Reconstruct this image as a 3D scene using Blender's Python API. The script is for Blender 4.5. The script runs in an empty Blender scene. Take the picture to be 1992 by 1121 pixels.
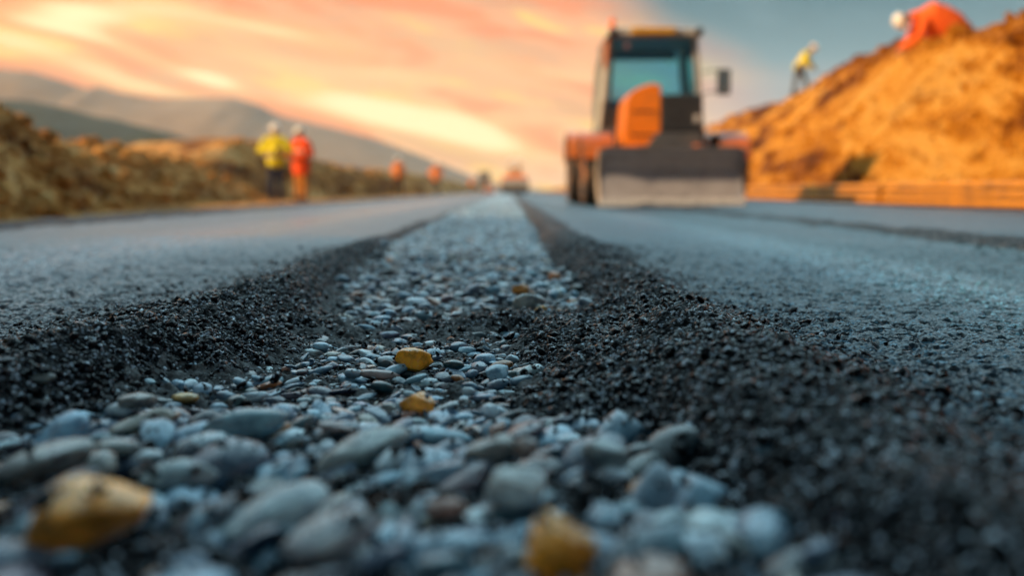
import bpy, math, random, time
T0 = time.time()
import numpy as np
from mathutils import Vector, Matrix

random.seed(7)
rng = np.random.default_rng(11)
S = bpy.context.scene
COL = S.collection
PI = math.pi

# ------------------------------------------------------------------ camera
FPX = 1937.0
CAMH = 0.27
PITCH = math.atan(190.5 / FPX)
YAW = -0.24 * PI / 180
def P(px, py, Y):
    """world point on the ray through photo pixel (px,py) at distance Y ahead"""
    u = (px - 996) / FPX; v = (560.5 - py) / FPX
    c, s = math.cos(PITCH), math.sin(PITCH)
    x, y, z = u, c + v * s, -s + v * c
    cy, sy = math.cos(YAW), math.sin(YAW)
    x, y = x * cy - y * sy, x * sy + y * cy
    t = Y / y
    return Vector((x * t, Y, CAMH + z * t))
cam_d = bpy.data.cameras.new('camera'); cam = bpy.data.objects.new('camera', cam_d); COL.objects.link(cam)
cam.location = (0, 0, CAMH); cam.rotation_euler = (PI / 2 - PITCH, 0, YAW)
cam_d.lens = 35; cam_d.sensor_width = 36; cam_d.clip_start = 0.02; cam_d.clip_end = 20000
cam_d.dof.use_dof = True; cam_d.dof.focus_distance = 1.74; cam_d.dof.aperture_fstop = 1.7
S.camera = cam

# ------------------------------------------------------------------ helpers
def tag(o, label=None, cat=None, group=None, kind=None):
    if label: o['label'] = label
    if cat: o['category'] = cat
    if group: o['group'] = group
    if kind: o['kind'] = kind
    return o

def empty(name, loc, rz=0):
    o = bpy.data.objects.new(name, None); COL.objects.link(o)
    o.location = loc; o.rotation_euler = (0, 0, rz); o.empty_display_size = 0.1
    return o

def link(name, me, mat, parent=None, loc=None, smooth=True):
    o = bpy.data.objects.new(name, me); COL.objects.link(o)
    if mat: me.materials.append(mat)
    if parent: o.parent = parent
    if loc is not None: o.location = loc
    if smooth: me.polygons.foreach_set('use_smooth', np.ones(len(me.polygons), dtype=bool))
    return o

def np_mesh(name, V, F, colors=None):
    """V (n,3), F (m,k) with constant k"""
    V = np.asarray(V, dtype=np.float32); F = np.asarray(F, dtype=np.int32)
    me = bpy.data.meshes.new(name)
    me.vertices.add(len(V)); me.vertices.foreach_set('co', V.ravel())
    k = F.shape[1]
    me.loops.add(F.size); me.loops.foreach_set('vertex_index', F.ravel())
    me.polygons.add(len(F)); me.polygons.foreach_set('loop_start', np.arange(0, F.size, k, dtype=np.int32))
    me.polygons.foreach_set('loop_total', np.full(len(F), k, dtype=np.int32))
    me.update(calc_edges=True)
    if colors is not None:
        a = me.attributes.new('tint', 'FLOAT_COLOR', 'POINT')
        c = np.ones((len(V), 4), dtype=np.float32); c[:, :3] = colors
        a.data.foreach_set('color', c.ravel())
    return me

class MB:
    def __init__(s): s.v = []; s.f = []
    def add(s, vs, fs):
        n = len(s.v); s.v += [tuple(v) for v in vs]; s.f += [tuple(i + n for i in f) for f in fs]; return s
    def box(s, x0, x1, y0, y1, z0, z1, taper=0.0):
        t = taper
        return s.add([(x0, y0, z0), (x1, y0, z0), (x1, y1, z0), (x0, y1, z0),
                      (x0 + t, y0 + t, z1), (x1 - t, y0 + t, z1), (x1 - t, y1 - t, z1), (x0 + t, y1 - t, z1)],
                     [(3, 2, 1, 0), (4, 5, 6, 7), (0, 1, 5, 4), (1, 2, 6, 5), (2, 3, 7, 6), (3, 0, 4, 7)])
    def hexa(s, a):  # 8 corners, bottom ring then top ring
        return s.add(a, [(3, 2, 1, 0), (4, 5, 6, 7), (0, 1, 5, 4), (1, 2, 6, 5), (2, 3, 7, 6), (3, 0, 4, 7)])
    def prism(s, prof, a0, a1, axis='x'):
        """extrude a closed 2-D profile along an axis; prof = [(p,q)]"""
        n = len(prof); vs = []
        for a in (a0, a1):
            for p, q in prof:
                vs.append({'x': (a, p, q), 'y': (p, a, q), 'z': (p, q, a)}[axis])
        fs = [tuple(range(n))[::-1], tuple(range(n, 2 * n))] + [(i, (i + 1) % n, n + (i + 1) % n, n + i) for i in range(n)]
        return s.add(vs, fs)
    def lathe(s, prof, c, axis='x', n=32):
        """prof = [(along, radius)] closed profile or open with radius 0 ends"""
        vs = []; m = len(prof)
        for k in range(n):
            a = 2 * PI * k / n
            for t, r in prof:
                ca, sa = r * math.cos(a), r * math.sin(a)
                q = {'x': (t, ca, sa), 'y': (ca, t, sa), 'z': (ca, sa, t)}[axis]
                vs.append((c[0] + q[0], c[1] + q[1], c[2] + q[2]))
        fs = []
        for k in range(n):
            for i in range(m - 1):
                a, b = k * m + i, k * m + i + 1
                c2, d = ((k + 1) % n) * m + i + 1, ((k + 1) % n) * m + i
                fs.append((a, b, c2, d))
        return s.add(vs, fs)
    def tube(s, pts, rad, lat=None, n=12, flat=1.0, caps=True):
        """lofted tube through pts with radii; flat scales the second cross axis; rounded ends"""
        pts = [Vector(p) for p in pts]
        if not hasattr(rad, '__len__'): rad = [rad] * len(pts)
        rad = list(rad)
        fl = flat if hasattr(flat, '__len__') else [flat] * len(pts)
        fl = list(fl)
        if caps:
            d0 = (pts[0] - pts[1]).normalized(); d1 = (pts[-1] - pts[-2]).normalized()
            A, B = [], []
            for ang in (80, 55, 28):
                a = math.radians(ang)
                A.append((pts[0] + d0 * rad[0] * fl[0] * math.sin(a), rad[0] * math.cos(a)))
            for ang in (28, 55, 80):
                a = math.radians(ang)
                B.append((pts[-1] + d1 * rad[-1] * fl[-1] * math.sin(a), rad[-1] * math.cos(a)))
            pts = [a[0] for a in A] + pts + [b[0] for b in B]
            rad = [a[1] for a in A] + rad + [b[1] for b in B]
            fl = [fl[0]] * 3 + fl + [fl[-1]] * 3
        m = len(pts); vs = []
        ref = Vector(lat) if lat is not None else None
        prev = None
        for i in range(m):
            t = (pts[min(i + 1, m - 1)] - pts[max(i - 1, 0)]).normalized()
            if ref is not None: r = ref
            elif prev is None: r = Vector((1, 0, 0)) if abs(t.x) < .8 else Vector((0, 1, 0))
            else: r = prev
            u = (r - t * r.dot(t)).normalized(); prev = u
            w = t.cross(u)
            for k in range(n):
                a = 2 * PI * k / n
                vs.append(pts[i] + u * rad[i] * math.cos(a) + w * rad[i] * fl[i] * math.sin(a))
        fs = [tuple(range(n))[::-1], tuple(range((m - 1) * n, m * n))]
        for i in range(m - 1):
            for k in range(n):
                fs.append((i * n + k, i * n + (k + 1) % n, (i + 1) * n + (k + 1) % n, (i + 1) * n + k))
        return s.add(vs, fs)
    def ball(s, c, r, n=12):
        rx, ry, rz = r if hasattr(r, '__len__') else (r, r, r)
        prof = [(math.sin(a), math.cos(a)) for a in [(-PI / 2 + PI * i / n) for i in range(n + 1)]]
        t = MB().lathe(prof, (0, 0, 0), 'z', 2 * n)
        return s.add([(c[0] + v[0] * rx, c[1] + v[1] * ry, c[2] + v[2] * rz) for v in t.v], t.f)
    def mesh(s, name):
        me = bpy.data.meshes.new(name); me.from_pydata(s.v, [], s.f); me.update(); return me
    def build(s, name, mat, parent=None, smooth=False, bevel=0, loc=None):
        me = s.mesh(name); o = link(name, me, mat, parent, loc, smooth)
        import bmesh
        b = bmesh.new(); b.from_mesh(me); bmesh.ops.remove_doubles(b, verts=b.verts, dist=1e-5)
        bmesh.ops.recalc_face_normals(b, faces=b.faces); b.to_mesh(me); b.free()
        if smooth: me.polygons.foreach_set('use_smooth', np.ones(len(me.polygons), dtype=bool))
        if bevel:
            m = o.modifiers.new('bevel', 'BEVEL'); m.width = bevel; m.segments = 2; m.limit_method = 'ANGLE'
        return o

def fuse(mb, name, voxel, smooth_it=4):
    """melt overlapping closed shapes into one continuous skin"""
    me = mb.mesh('tmp'); o = bpy.data.objects.new('tmp', me); COL.objects.link(o)
    import bmesh
    b = bmesh.new(); b.from_mesh(me); bmesh.ops.remove_doubles(b, verts=b.verts, dist=1e-5)
    bmesh.ops.recalc_face_normals(b, faces=b.faces); b.to_mesh(me); b.free()
    r = o.modifiers.new('r', 'REMESH'); r.mode = 'VOXEL'; r.voxel_size = voxel; r.use_smooth_shade = True
    sm = o.modifiers.new('s', 'SMOOTH'); sm.iterations = smooth_it; sm.factor = 0.5
    dg = bpy.context.evaluated_depsgraph_get(); dg.update()
    out = bpy.data.meshes.new_from_object(o.evaluated_get(dg)); out.name = name
    bpy.data.objects.remove(o); bpy.data.meshes.remove(me)
    return out

# ---- numpy noise
def _h(ix, iy, seed):
    ix = ix.astype(np.int64); iy = iy.astype(np.int64)
    h = (ix * 374761393 + iy * 668265263 + seed * 1442695041) & 0xFFFFFFFF
    h = ((h ^ (h >> 13)) * 1274126177) & 0xFFFFFFFF
    h = ((h ^ (h >> 16)) * 2246822519) & 0xFFFFFFFF
    return ((h ^ (h >> 15)) & 0xFFFFFF) / float(0xFFFFFF)
def vnoise(x, y, seed=0):
    ix = np.floor(x); iy = np.floor(y); fx = x - ix; fy = y - iy
    fx = fx * fx * (3 - 2 * fx); fy = fy * fy * (3 - 2 * fy)
    a = _h(ix, iy, seed); b = _h(ix + 1, iy, seed); c = _h(ix, iy + 1, seed); d = _h(ix + 1, iy + 1, seed)
    return (a * (1 - fx) + b * fx) * (1 - fy) + (c * (1 - fx) + d * fx) * fy
def fbm(x, y, octs=4, seed=0, rough=0.5):
    s = 0; a = 1; t = 0
    for k in range(octs):
        s = s + a * vnoise(x * 2 ** k + 17.3 * k, y * 2 ** k + 9.1 * k, seed + k); t += a; a *= rough
    return s / t * 2 - 1
def worley_dome(x, y, cell, seed):
    """height 0..1 of irregular domed grains"""
    gx = x / cell; gy = y / cell; ix = np.floor(gx); iy = np.floor(gy)
    d1 = np.full(x.shape, 9.0); hv = np.zeros(x.shape)
    for dx in (-1, 0, 1):
        for dy in (-1, 0, 1):
            cx = ix + dx; cy = iy + dy
            px = cx + 0.15 + .7 * _h(cx, cy, seed); py = cy + 0.15 + .7 * _h(cx, cy, seed + 5)
            ang = _h(cx, cy, seed + 9) * PI
            ex = gx - px; ey = gy - py
            ca, sa = np.cos(ang), np.sin(ang)
            q = np.sqrt((ex * ca + ey * sa) ** 2 * 1.5 + (ex * sa - ey * ca) ** 2)
            m = q < d1
            d1 = np.where(m, q, d1); hv = np.where(m, _h(cx, cy, seed + 13), hv)
    return np.clip(1 - (d1 / .62) ** 2, 0, 1) ** .6 * (.35 + .65 * hv)
def sstep(a, b, x):
    t = np.clip((x - a) / (b - a), 0, 1); return t * t * (3 - 2 * t)

# ------------------------------------------------------------------ materials
class NT:
    def __init__(s, mat): mat.use_nodes = True; s.t = mat.node_tree; s.t.nodes.clear()
    def n(s, typ, **kw):
        nd = s.t.nodes.new(typ)
        for k, v in kw.items():
            if k.startswith('i_'):
                nd.inputs[k[2:].replace('_', ' ')].default_value = v
            else: setattr(nd, k, v)
        return nd
    def l(s, a, b): s.t.links.new(a, b)
    def math(s, op, a, b=None, c=None, clamp=False):
        nd = s.t.nodes.new('ShaderNodeMath'); nd.operation = op; nd.use_clamp = clamp
        for i, q in enumerate((a, b, c)):
            if q is None: continue
            if isinstance(q, (int, float)): nd.inputs[i].default_value = q
            else: s.l(q, nd.inputs[i])
        return nd.outputs[0]
    def mix(s, f, a, b, mode='MIX'):
        nd = s.t.nodes.new('ShaderNodeMix'); nd.data_type = 'RGBA'; nd.blend_type = mode
        for sock, q in ((nd.inputs[0], f), (nd.inputs[6], a), (nd.inputs[7], b)):
            if isinstance(q, (int, float)): sock.default_value = q
            elif isinstance(q, tuple): sock.default_value = (*q[:3], 1)
            else: s.l(q, sock)
        return nd.outputs[2]
    def ramp(s, f, stops, interp='LINEAR'):
        nd = s.t.nodes.new('ShaderNodeValToRGB'); cr = nd.color_ramp; cr.interpolation = interp
        while len(cr.elements) < len(stops): cr.elements.new(0.5)
        for e, (p, c) in zip(cr.elements, stops):
            e.position = p; e.color = (*c, 1) if len(c) == 3 else c
        s.l(f, nd.inputs[0]); return nd.outputs[0]
    def sstep(s, a, b, x):
        nd = s.t.nodes.new('ShaderNodeMapRange'); nd.interpolation_type = 'SMOOTHSTEP'
        nd.inputs['From Min'].default_value = a; nd.inputs['From Max'].default_value = b
        s.l(x, nd.inputs['Value']); return nd.outputs[0]

def simple(name, col, rough=.5, metal=0, var=.15, scale=6, bump=0, bscale=40, coat=0, spec=.5, dirt=None, dirt_amt=.5):
    """painted / plastic / cloth surface with worn, uneven colour and gloss"""
    m = bpy.data.materials.new(name); N = NT(m)
    out = N.n('ShaderNodeOutputMaterial'); b = N.n('ShaderNodeBsdfPrincipled'); N.l(b.outputs[0], out.inputs[0])
    tc = N.n('ShaderNodeTexCoord'); no = N.n('ShaderNodeTexNoise', i_Scale=scale, i_Detail=6.0, i_Roughness=.6)
    N.l(tc.outputs['Object'], no.inputs['Vector'])
    f = no.outputs['Fac']
    dark = tuple(c * (1 - var) for c in col); lite = tuple(min(1, c * (1 + var)) for c in col)
    c = N.ramp(f, [(.3, dark), (.7, lite)])
    if dirt:
        n2 = N.n('ShaderNodeTexNoise', i_Scale=scale * .7, i_Detail=8.0, i_Roughness=.7); N.l(tc.outputs['Object'], n2.inputs['Vector'])
        c = N.mix(N.math('MULTIPLY', N.sstep(.45, .7, n2.outputs['Fac']), dirt_amt), c, dirt)
    N.l(c, b.inputs['Base Color'])
    b.inputs['Metallic'].default_value = metal; b.inputs['Specular IOR Level'].default_value = spec
    b.inputs['Coat Weight'].default_value = coat
    r = N.math('ADD', N.math('MULTIPLY', f, .3), rough - .15); N.l(r, b.inputs['Roughness'])
    if bump:
        n3 = N.n('ShaderNodeTexNoise', i_Scale=bscale, i_Detail=5.0); N.l(tc.outputs['Object'], n3.inputs['Vector'])
        bp = N.n('ShaderNodeBump', i_Strength=bump, i_Distance=.02); N.l(n3.outputs['Fac'], bp.inputs['Height'])
        N.l(bp.outputs[0], b.inputs['Normal'])
    return m

def mat_stone():
    m = bpy.data.materials.new('stone'); N = NT(m)
    out = N.n('ShaderNodeOutputMaterial'); b = N.n('ShaderNodeBsdfPrincipled'); N.l(b.outputs[0], out.inputs[0])
    at = N.n('ShaderNodeAttribute', attribute_name='tint')
    geo = N.n('ShaderNodeNewGeometry')
    n1 = N.n('ShaderNodeTexNoise', i_Scale=38.0, i_Detail=5.0, i_Roughness=.65); N.l(geo.outputs['Position'], n1.inputs['Vector'])
    n2 = N.n('ShaderNodeTexNoise', i_Scale=420.0, i_Detail=4.0, i_Roughness=.7); N.l(geo.outputs['Position'], n2.inputs['Vector'])
    n3 = N.n('ShaderNodeTexNoise', i_Scale=120.0, i_Detail=3.0, i_Roughness=.6); N.l(geo.outputs['Position'], n3.inputs['Vector'])
    c = N.mix(N.sstep(.3, .7, n1.outputs['Fac']), N.mix(1.0, at.outputs['Color'], (.45, .48, .54), 'MULTIPLY'), N.mix(1.0, at.outputs['Color'], (1.5, 1.46, 1.38), 'MULTIPLY'))
    c = N.mix(N.math('MULTIPLY', N.sstep(.52, .70, n2.outputs['Fac']), .5), c, (.02, .022, .025))
    c = N.mix(N.math('MULTIPLY', N.sstep(.6, .72, n3.outputs['Fac']), .35), c, (.35, .36, .36))
    N.l(c, b.inputs['Base Color'])
    N.l(N.math('ADD', N.math('MULTIPLY', n1.outputs['Fac'], .36), .12), b.inputs['Roughness'])
    bp = N.n('ShaderNodeBump', i_Strength=.55, i_Distance=.0012); N.l(N.math('ADD', n2.outputs['Fac'], N.math('MULTIPLY', n3.outputs['Fac'], 1.6)), bp.inputs['Height'])
    N.l(bp.outputs[0], b.inputs['Normal'])
    b.inputs['Specular IOR Level'].default_value = .6
    return m

def mat_asphalt(name, base, lite, rough, bump, speck=.3, track_sheen=None, ior=.5, pits=0, cell=110.0):
    m = bpy.data.materials.new(name); N = NT(m)
    out = N.n('ShaderNodeOutputMaterial'); b = N.n('ShaderNodeBsdfPrincipled'); N.l(b.outputs[0], out.inputs[0])
    geo = N.n('ShaderNodeNewGeometry'); pos = geo.outputs['Position']
    vo = N.n('ShaderNodeTexVoronoi', i_Scale=cell); N.l(pos, vo.inputs['Vector'])
    v2 = N.n('ShaderNodeTexVoronoi', i_Scale=260.0); N.l(pos, v2.inputs['Vector'])
    n1 = N.n('ShaderNodeTexNoise', i_Scale=1.4, i_Detail=5.0, i_Roughness=.6)
    mp = N.n('ShaderNodeMapping'); mp.inputs['Scale'].default_value = (1.6, .35, 1); N.l(pos, mp.inputs['Vector']); N.l(mp.outputs[0], n1.inputs['Vector'])
    n2 = N.n('ShaderNodeTexNoise', i_Scale=600.0, i_Detail=3.0); N.l(pos, n2.inputs['Vector'])
    hue = N.n('ShaderNodeSeparateColor'); N.l(vo.outputs['Color'], hue.inputs[0])
    f = N.math('MULTIPLY', N.sstep(1 - speck, 1, hue.outputs[0]), .9)
    c = N.mix(N.sstep(.3, .7, n1.outputs['Fac']), base, tuple(q * 1.5 for q in base))
    c = N.mix(f, c, lite)
    tr = None
    if pits:
        n5 = N.n('ShaderNodeTexNoise', i_Scale=75.0, i_Detail=2.0, i_Roughness=.6); N.l(pos, n5.inputs['Vector'])
        c = N.mix(N.math('MULTIPLY', N.sstep(.50, .60, n5.outputs['Fac']), pits), c, (.004, .006, .008))
    if track_sheen:
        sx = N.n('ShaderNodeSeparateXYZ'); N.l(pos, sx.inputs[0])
        q = N.math('DIVIDE', N.math('ADD', N.math('SUBTRACT', sx.outputs[0], track_sheen[0]), N.math('MULTIPLY', N.math('SUBTRACT', n1.outputs['Fac'], .5), .5)), track_sheen[1])
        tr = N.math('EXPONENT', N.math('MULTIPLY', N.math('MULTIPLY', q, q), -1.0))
        c = N.mix(tr, c, N.mix(1.0, c, (2.6, 2.5, 2.4), 'MULTIPLY'))  # polished, dusty wheel track; its sheen is also painted in as lighter colour
    N.l(c, b.inputs['Base Color'])
    r = N.math('ADD', N.math('MULTIPLY', n1.outputs['Fac'], .25), rough - .12)
    if tr: r = N.math('SUBTRACT', r, N.math('MULTIPLY', tr, .12))
    r = N.math('ADD', r, N.math('MULTIPLY', hue.outputs[1], .12)); N.l(r, b.inputs['Roughness'])
    h = N.math('ADD', N.math('SUBTRACT', 1.0, N.math('MULTIPLY', vo.outputs['Distance'], 60.0 / 60)), N.math('MULTIPLY', v2.outputs['Distance'], -.5))
    h = N.math('ADD', h, N.math('MULTIPLY', n2.outputs['Fac'], .5))
    bp = N.n('ShaderNodeBump', i_Strength=bump, i_Distance=.004); N.l(h, bp.inputs['Height'])
    N.l(bp.outputs[0], b.inputs['Normal'])
    b.inputs['Specular IOR Level'].default_value = ior
    return m

def mat_dirt(name, stops, stretch=(1, 1, 1), scale=.9, bump=.8, rz=0.0):
    m = bpy.data.materials.new(name); N = NT(m)
    out = N.n('ShaderNodeOutputMaterial'); b = N.n('ShaderNodeBsdfPrincipled'); N.l(b.outputs[0], out.inputs[0])
    geo = N.n('ShaderNodeNewGeometry'); pos = geo.outputs['Position']
    mp = N.n('ShaderNodeMapping'); mp.inputs['Scale'].default_value = stretch; mp.inputs['Rotation'].default_value = (0, 0, rz); N.l(pos, mp.inputs['Vector'])
    n1 = N.n('ShaderNodeTexNoise', i_Scale=scale, i_Detail=9.0, i_Roughness=.62, i_Distortion=.6); N.l(mp.outputs[0], n1.inputs['Vector'])
    n2 = N.n('ShaderNodeTexNoise', i_Scale=9.0, i_Detail=8.0, i_Roughness=.7); N.l(pos, n2.inputs['Vector'])
    vo = N.n('ShaderNodeTexVoronoi', i_Scale=5.0); N.l(pos, vo.inputs['Vector'])
    f = N.math('ADD', N.math('MULTIPLY', n1.outputs['Fac'], .75), N.math('MULTIPLY', n2.outputs['Fac'], .25))
    c = N.ramp(f, stops)
    N.l(c, b.inputs['Base Color']); b.inputs['Roughness'].default_value = .95; b.inputs['Specular IOR Level'].default_value = .15
    h = N.math('ADD', n2.outputs['Fac'], N.math('MULTIPLY', vo.outputs['Distance'], .4))
    bp = N.n('ShaderNodeBump', i_Strength=bump, i_Distance=.15); N.l(h, bp.inputs['Height']); N.l(bp.outputs[0], b.inputs['Normal'])
    return m

M = {}
M['stone'] = mat_stone()
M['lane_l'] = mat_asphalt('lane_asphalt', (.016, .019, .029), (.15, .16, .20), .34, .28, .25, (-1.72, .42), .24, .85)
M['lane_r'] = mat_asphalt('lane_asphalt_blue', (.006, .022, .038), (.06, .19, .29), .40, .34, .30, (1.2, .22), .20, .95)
M['loose'] = mat_asphalt('loose_asphalt', (.002, .003, .0045), (.34, .42, .52), .30, .7, .17, None, .02, 0, 230.0)  # pale specks paint the sparkle into the colour, real gloss kept low
M['crumb'] = mat_asphalt('asphalt_crumb', (.002, .003, .005), (.46, .58, .70), .14, .4, .19, None, .08, 0, 190.0)  # bright specks are glints painted into the crumb colour
M['bed'] = mat_asphalt('gravel_bed', (.018, .022, .025), (.06, .07, .08), .7, .7, .2)
M['dirt_r'] = mat_dirt('orange_earth', [(.40, (.08, .022, .003)), (.47, (.30, .095, .006)), (.52, (.66, .27, .016)), (.57, (.86, .46, .09)), (.64, (.40, .17, .025))], (1.5, .22, .8), .8, .9, -.5)
M['dirt_l'] = mat_dirt('brown_earth', [(.36, (.12, .04, .012)), (.46, (.46, .20, .05)), (.54, (.78, .40, .11)), (.64, (.90, .58, .26))], (1.4, .3, .8), .9, .9, .5)
M['mount_far'] = mat_dirt('far_mountain', [(.3, (.07, .07, .05)), (.7, (.12, .11, .08))], (1, 1, 1), .01, .2)
M['mount_near'] = mat_dirt('near_hill', [(.3, (.03, .045, .025)), (.7, (.06, .07, .04))], (1, 1, 1), .02, .2)

# ------------------------------------------------------------------ near ground
def interp(Y, pts): return np.interp(Y, [p[0] for p in pts], [p[1] for p in pts])
GL = [(.5, -.72), (1.2, -.60), (1.6, -.50), (2.3, -.43), (3, -.52), (5, -.62), (12, -.66), (400, -.66)]   # gravel left edge
GR = [(.5, .24), (.85, .19), (1.2, .15), (1.6, .16), (2.0, .21), (2.4, .24), (4, .19), (400, .18)]           # gravel right edge
LL = [(.5, -1.05), (1.2, -.92), (1.8, -.80), (2.2, -.72), (2.8, -.67), (5, -.72), (400, -.78)]              # left lane edge
LR = [(.5, .46), (1.0, .46), (1.4, .45), (2.3, .41), (5, .42), (400, .42)]                                    # right lane edge
def edges(Y, x):
    return tuple(np.interp(Y, _ty, q) for q in _te)
def _edges(Y, x):
    w = .035 * fbm(Y * 3.1, Y * 0 + 3.3, 3, 5) ; w2 = .03 * fbm(Y * 3.7, Y * 0 + 8.3, 3, 6)
    return interp(Y, LL) + w, interp(Y, GL) + w2, interp(Y, GR) - w, interp(Y, LR) + w2
_ty = np.concatenate([np.linspace(-4, 12, 6000), np.linspace(12.01, 430, 6000)])
_te = _edges(_ty, _ty * 0)
def patch(x, Y):
    """how much loose asphalt lies across the gravel"""
    n = fbm(x * 7, Y * 5, 4, 40)
    c = np.exp(-((Y - 2.14 - .25 * (x + .1)) / .13) ** 2) * (.66 + .60 * n)
    c = c * (1 - .75 * np.exp(-((x + .30) / .15) ** 2))
    # long tongue on the right reaching towards the camera
    r = sstep(-.06, .12, x + .10 * n) * sstep(1.15, 1.35, Y) * (1 - sstep(2.0, 2.25, Y))
    l = (1 - sstep(-.52, -.36, x + .08 * n)) * sstep(1.45, 1.65, Y) * (1 - sstep(2.1, 2.4, Y))
    thin = .26 * sstep(1.5, 1.8, Y) * (1 - sstep(2.1, 2.3, Y)) * (.5 + .8 * n)
    return np.clip(np.maximum.reduce([c, r * .85, l * .85, thin]), 0, 1.2)
def G(x, Y, with_patch=True):
    ll, gl, gr, lr = edges(Y, x)
    lane = .012
    inl = sstep(ll - .02, gl + .02, x); inr = 1 - sstep(gr - .03, lr, x)
    gin = np.clip(np.minimum(sstep(gl - .10, gl + .04, x), 1 - sstep(gr - .04, gr + .10, x)), 0, 1)
    z = lane - gin * .053
    near = 1 - sstep(2.5, 9, Y)
    n = fbm(x * 9, Y * 6, 4, 21); n2 = fbm(x * 2.1, Y * 1.7, 3, 27)
    wl = (gl - ll); cl = ll + wl * .62
    z = z + (.020 + .012 * near) * (1 + .5 * n2) * np.exp(-((x - cl) / (.42 * wl + .02)) ** 2) * (1 + .35 * n)
    wr = (lr - gr); cr = gr + wr * .58
    hr = .022 + .020 * np.exp(-((Y - 1.42) / .4) ** 2) + .006 * near
    z = z + hr * (1 + .45 * n2) * np.exp(-((x - cr) / (.36 * wr + .02)) ** 2) * (1 + .35 * n)
    # bumps between: hump where the tongue meets the right berm
    z = z + .014 * np.exp(-((x - .30) / .10) ** 2 - ((Y - 2.15) / .18) ** 2)
    if with_patch: z = z + patch(x, Y) * gin * (.052 + .012 * n)
    # outer strips: dark lip of loose asphalt on both sides
    z = z + .05 * np.exp(-((x + 3.35 + .12 * fbm(Y * .8, x * 0, 3, 60)) / .22) ** 2) * (1 + .4 * n)
    z = z + .045 * np.exp(-((x - 2.25 - .10 * fbm(Y * .9, x * 0, 3, 61)) / .13) ** 2) * (1 + .4 * n)
    z = z + .02 * sstep(2.3, 2.5, x)
    return z
def zone(x, Y):
    ll, gl, gr, lr = edges(Y, x)
    j = .02 * fbm(x * 30, Y * 20, 2, 80)
    z = np.full(x.shape, 2)                                 # loose asphalt
    z = np.where(x + j < ll, 0, z); z = np.where(x + j > lr, 1, z)
    z = np.where((x + j > gl) & (x + j < gr) & (patch(x, Y) < .35), 3, z)
    z = np.where(np.abs(x + 3.38 + j + .1 * fbm(Y * .8, x * 0, 3, 60)) < .26, 2, z)
    z = np.where(np.abs(x - 2.25 + j - .1 * fbm(Y * .9, x * 0, 3, 61)) < .16, 2, z)
    return z
def fine(x, Y, z_id, ll, lr):
    a = worley_dome(x, Y, .0085, 3); b = worley_dome(x, Y, .019, 4); c = fbm(x * 160, Y * 160, 2, 9)
    loose = z_id >= 2
    edge = np.clip(1 - np.minimum(np.abs(x - ll), np.abs(x - lr)) / .35, 0, 1)
    amp_l = .0052 + .003 * edge
    fade = (1 - sstep(2.2, 3.4, np.abs(x))) * (1 - .5 * sstep(3.5, 5.5, Y))
    return fade * np.where(loose, .0055 * a + .008 * b + .0012 * c + .013 * worley_dome(x, Y, .047, 31) ** 1.5 * sstep(-.2, .3, fbm(x * 11, Y * 11, 2, 37)), amp_l * np.minimum(a, .55) * 1.4 + .5 * amp_l * b - .009 * sstep(.12, .42, fbm(x * 42, Y * 42, 2, 19)) + .0006 * c)

XC = []
x = 0.0
while x < 6.2: XC.append(x); x += .0042 if x < .95 else .0042 + (x - .95) * .007
xn = []; x = -.0042
while x > -3.75: xn.append(x); x -= .0042 if x > -1.15 else .0042 + (-x - 1.15) * .007
XC = np.array(xn[::-1] + XC)
YN = [.42]
while YN[-1] < 5.6: YN.append(YN[-1] + max(.0042, YN[-1] * .0026))
YN = np.array(YN)
print('t', time.time() - T0)
zone_parts = {k: [] for k in range(4)}
def grid_block(xs, ys, near):
    X, Y = np.meshgrid(xs, ys)
    Z = G(X, Y); zid = zone(X, Y)
    if near:
        ll, gl, gr, lr = edges(Y, X); Z = Z + fine(X, Y, zid, ll, lr)
    else:
        Z = Z + np.where(zid >= 2, .008 * fbm(X * 25, Y * 25, 2, 71), 0) * (1 - sstep(15, 30, Y)) + (-.002)
    V = np.stack([X, Y, Z], -1).reshape(-1, 3)
    ny, nx = X.shape
    i = np.arange(ny * nx).reshape(ny, nx)
    F = np.stack([i[:-1, :-1], i[:-1, 1:], i[1:, 1:], i[1:, :-1]], -1).reshape(-1, 4)
    fz = zid[:-1, :-1].ravel()
    for k in range(4):
        f = F[fz == k]
        if not len(f): continue
        used, inv = np.unique(f, return_inverse=True)
        zone_parts[k].append((V[used], inv.reshape(-1, 4)))
grid_block(XC, YN, True)
YF = [YN[-1]]
while YF[-1] < 420: YF.append(YF[-1] * 1.008 + .005)
xf = np.concatenate([np.arange(-3.75, -1.0, .06), np.arange(-1.0, .7, .02), np.arange(.7, 6.25, .06)])
grid_block(xf, np.array(YF), False)
grid_block(np.arange(-3.75, 6.25, .05), np.linspace(-3, .42, 60), False)
def zone_obj(k, name, mat, side=None):
    Vs, Fs, n = [], [], 0
    for V, F in zone_parts[k]: Vs.append(V); Fs.append(F + n); n += len(V)
    V = np.concatenate(Vs); F = np.concatenate(Fs)
    return link(name, np_mesh(name, V, F), mat)
tag(zone_obj(0, 'road', M['lane_l']), 'smooth dark asphalt lane with a warm sheen, left of the gravel strip', 'road', None, 'structure')
tag(zone_obj(1, 'road', M['lane_r']), 'bluish dark asphalt lane on the right side of the gravel strip', 'road', None, 'structure')
tag(zone_obj(2, 'loose_asphalt', M['loose']), 'ridges of loose black asphalt mix heaped along the lane edges', 'loose asphalt', None, 'stuff')
tag(zone_obj(3, 'ground', M['bed']), 'dark bed under the gravel strip between the lanes', 'ground', None, 'structure')

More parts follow.
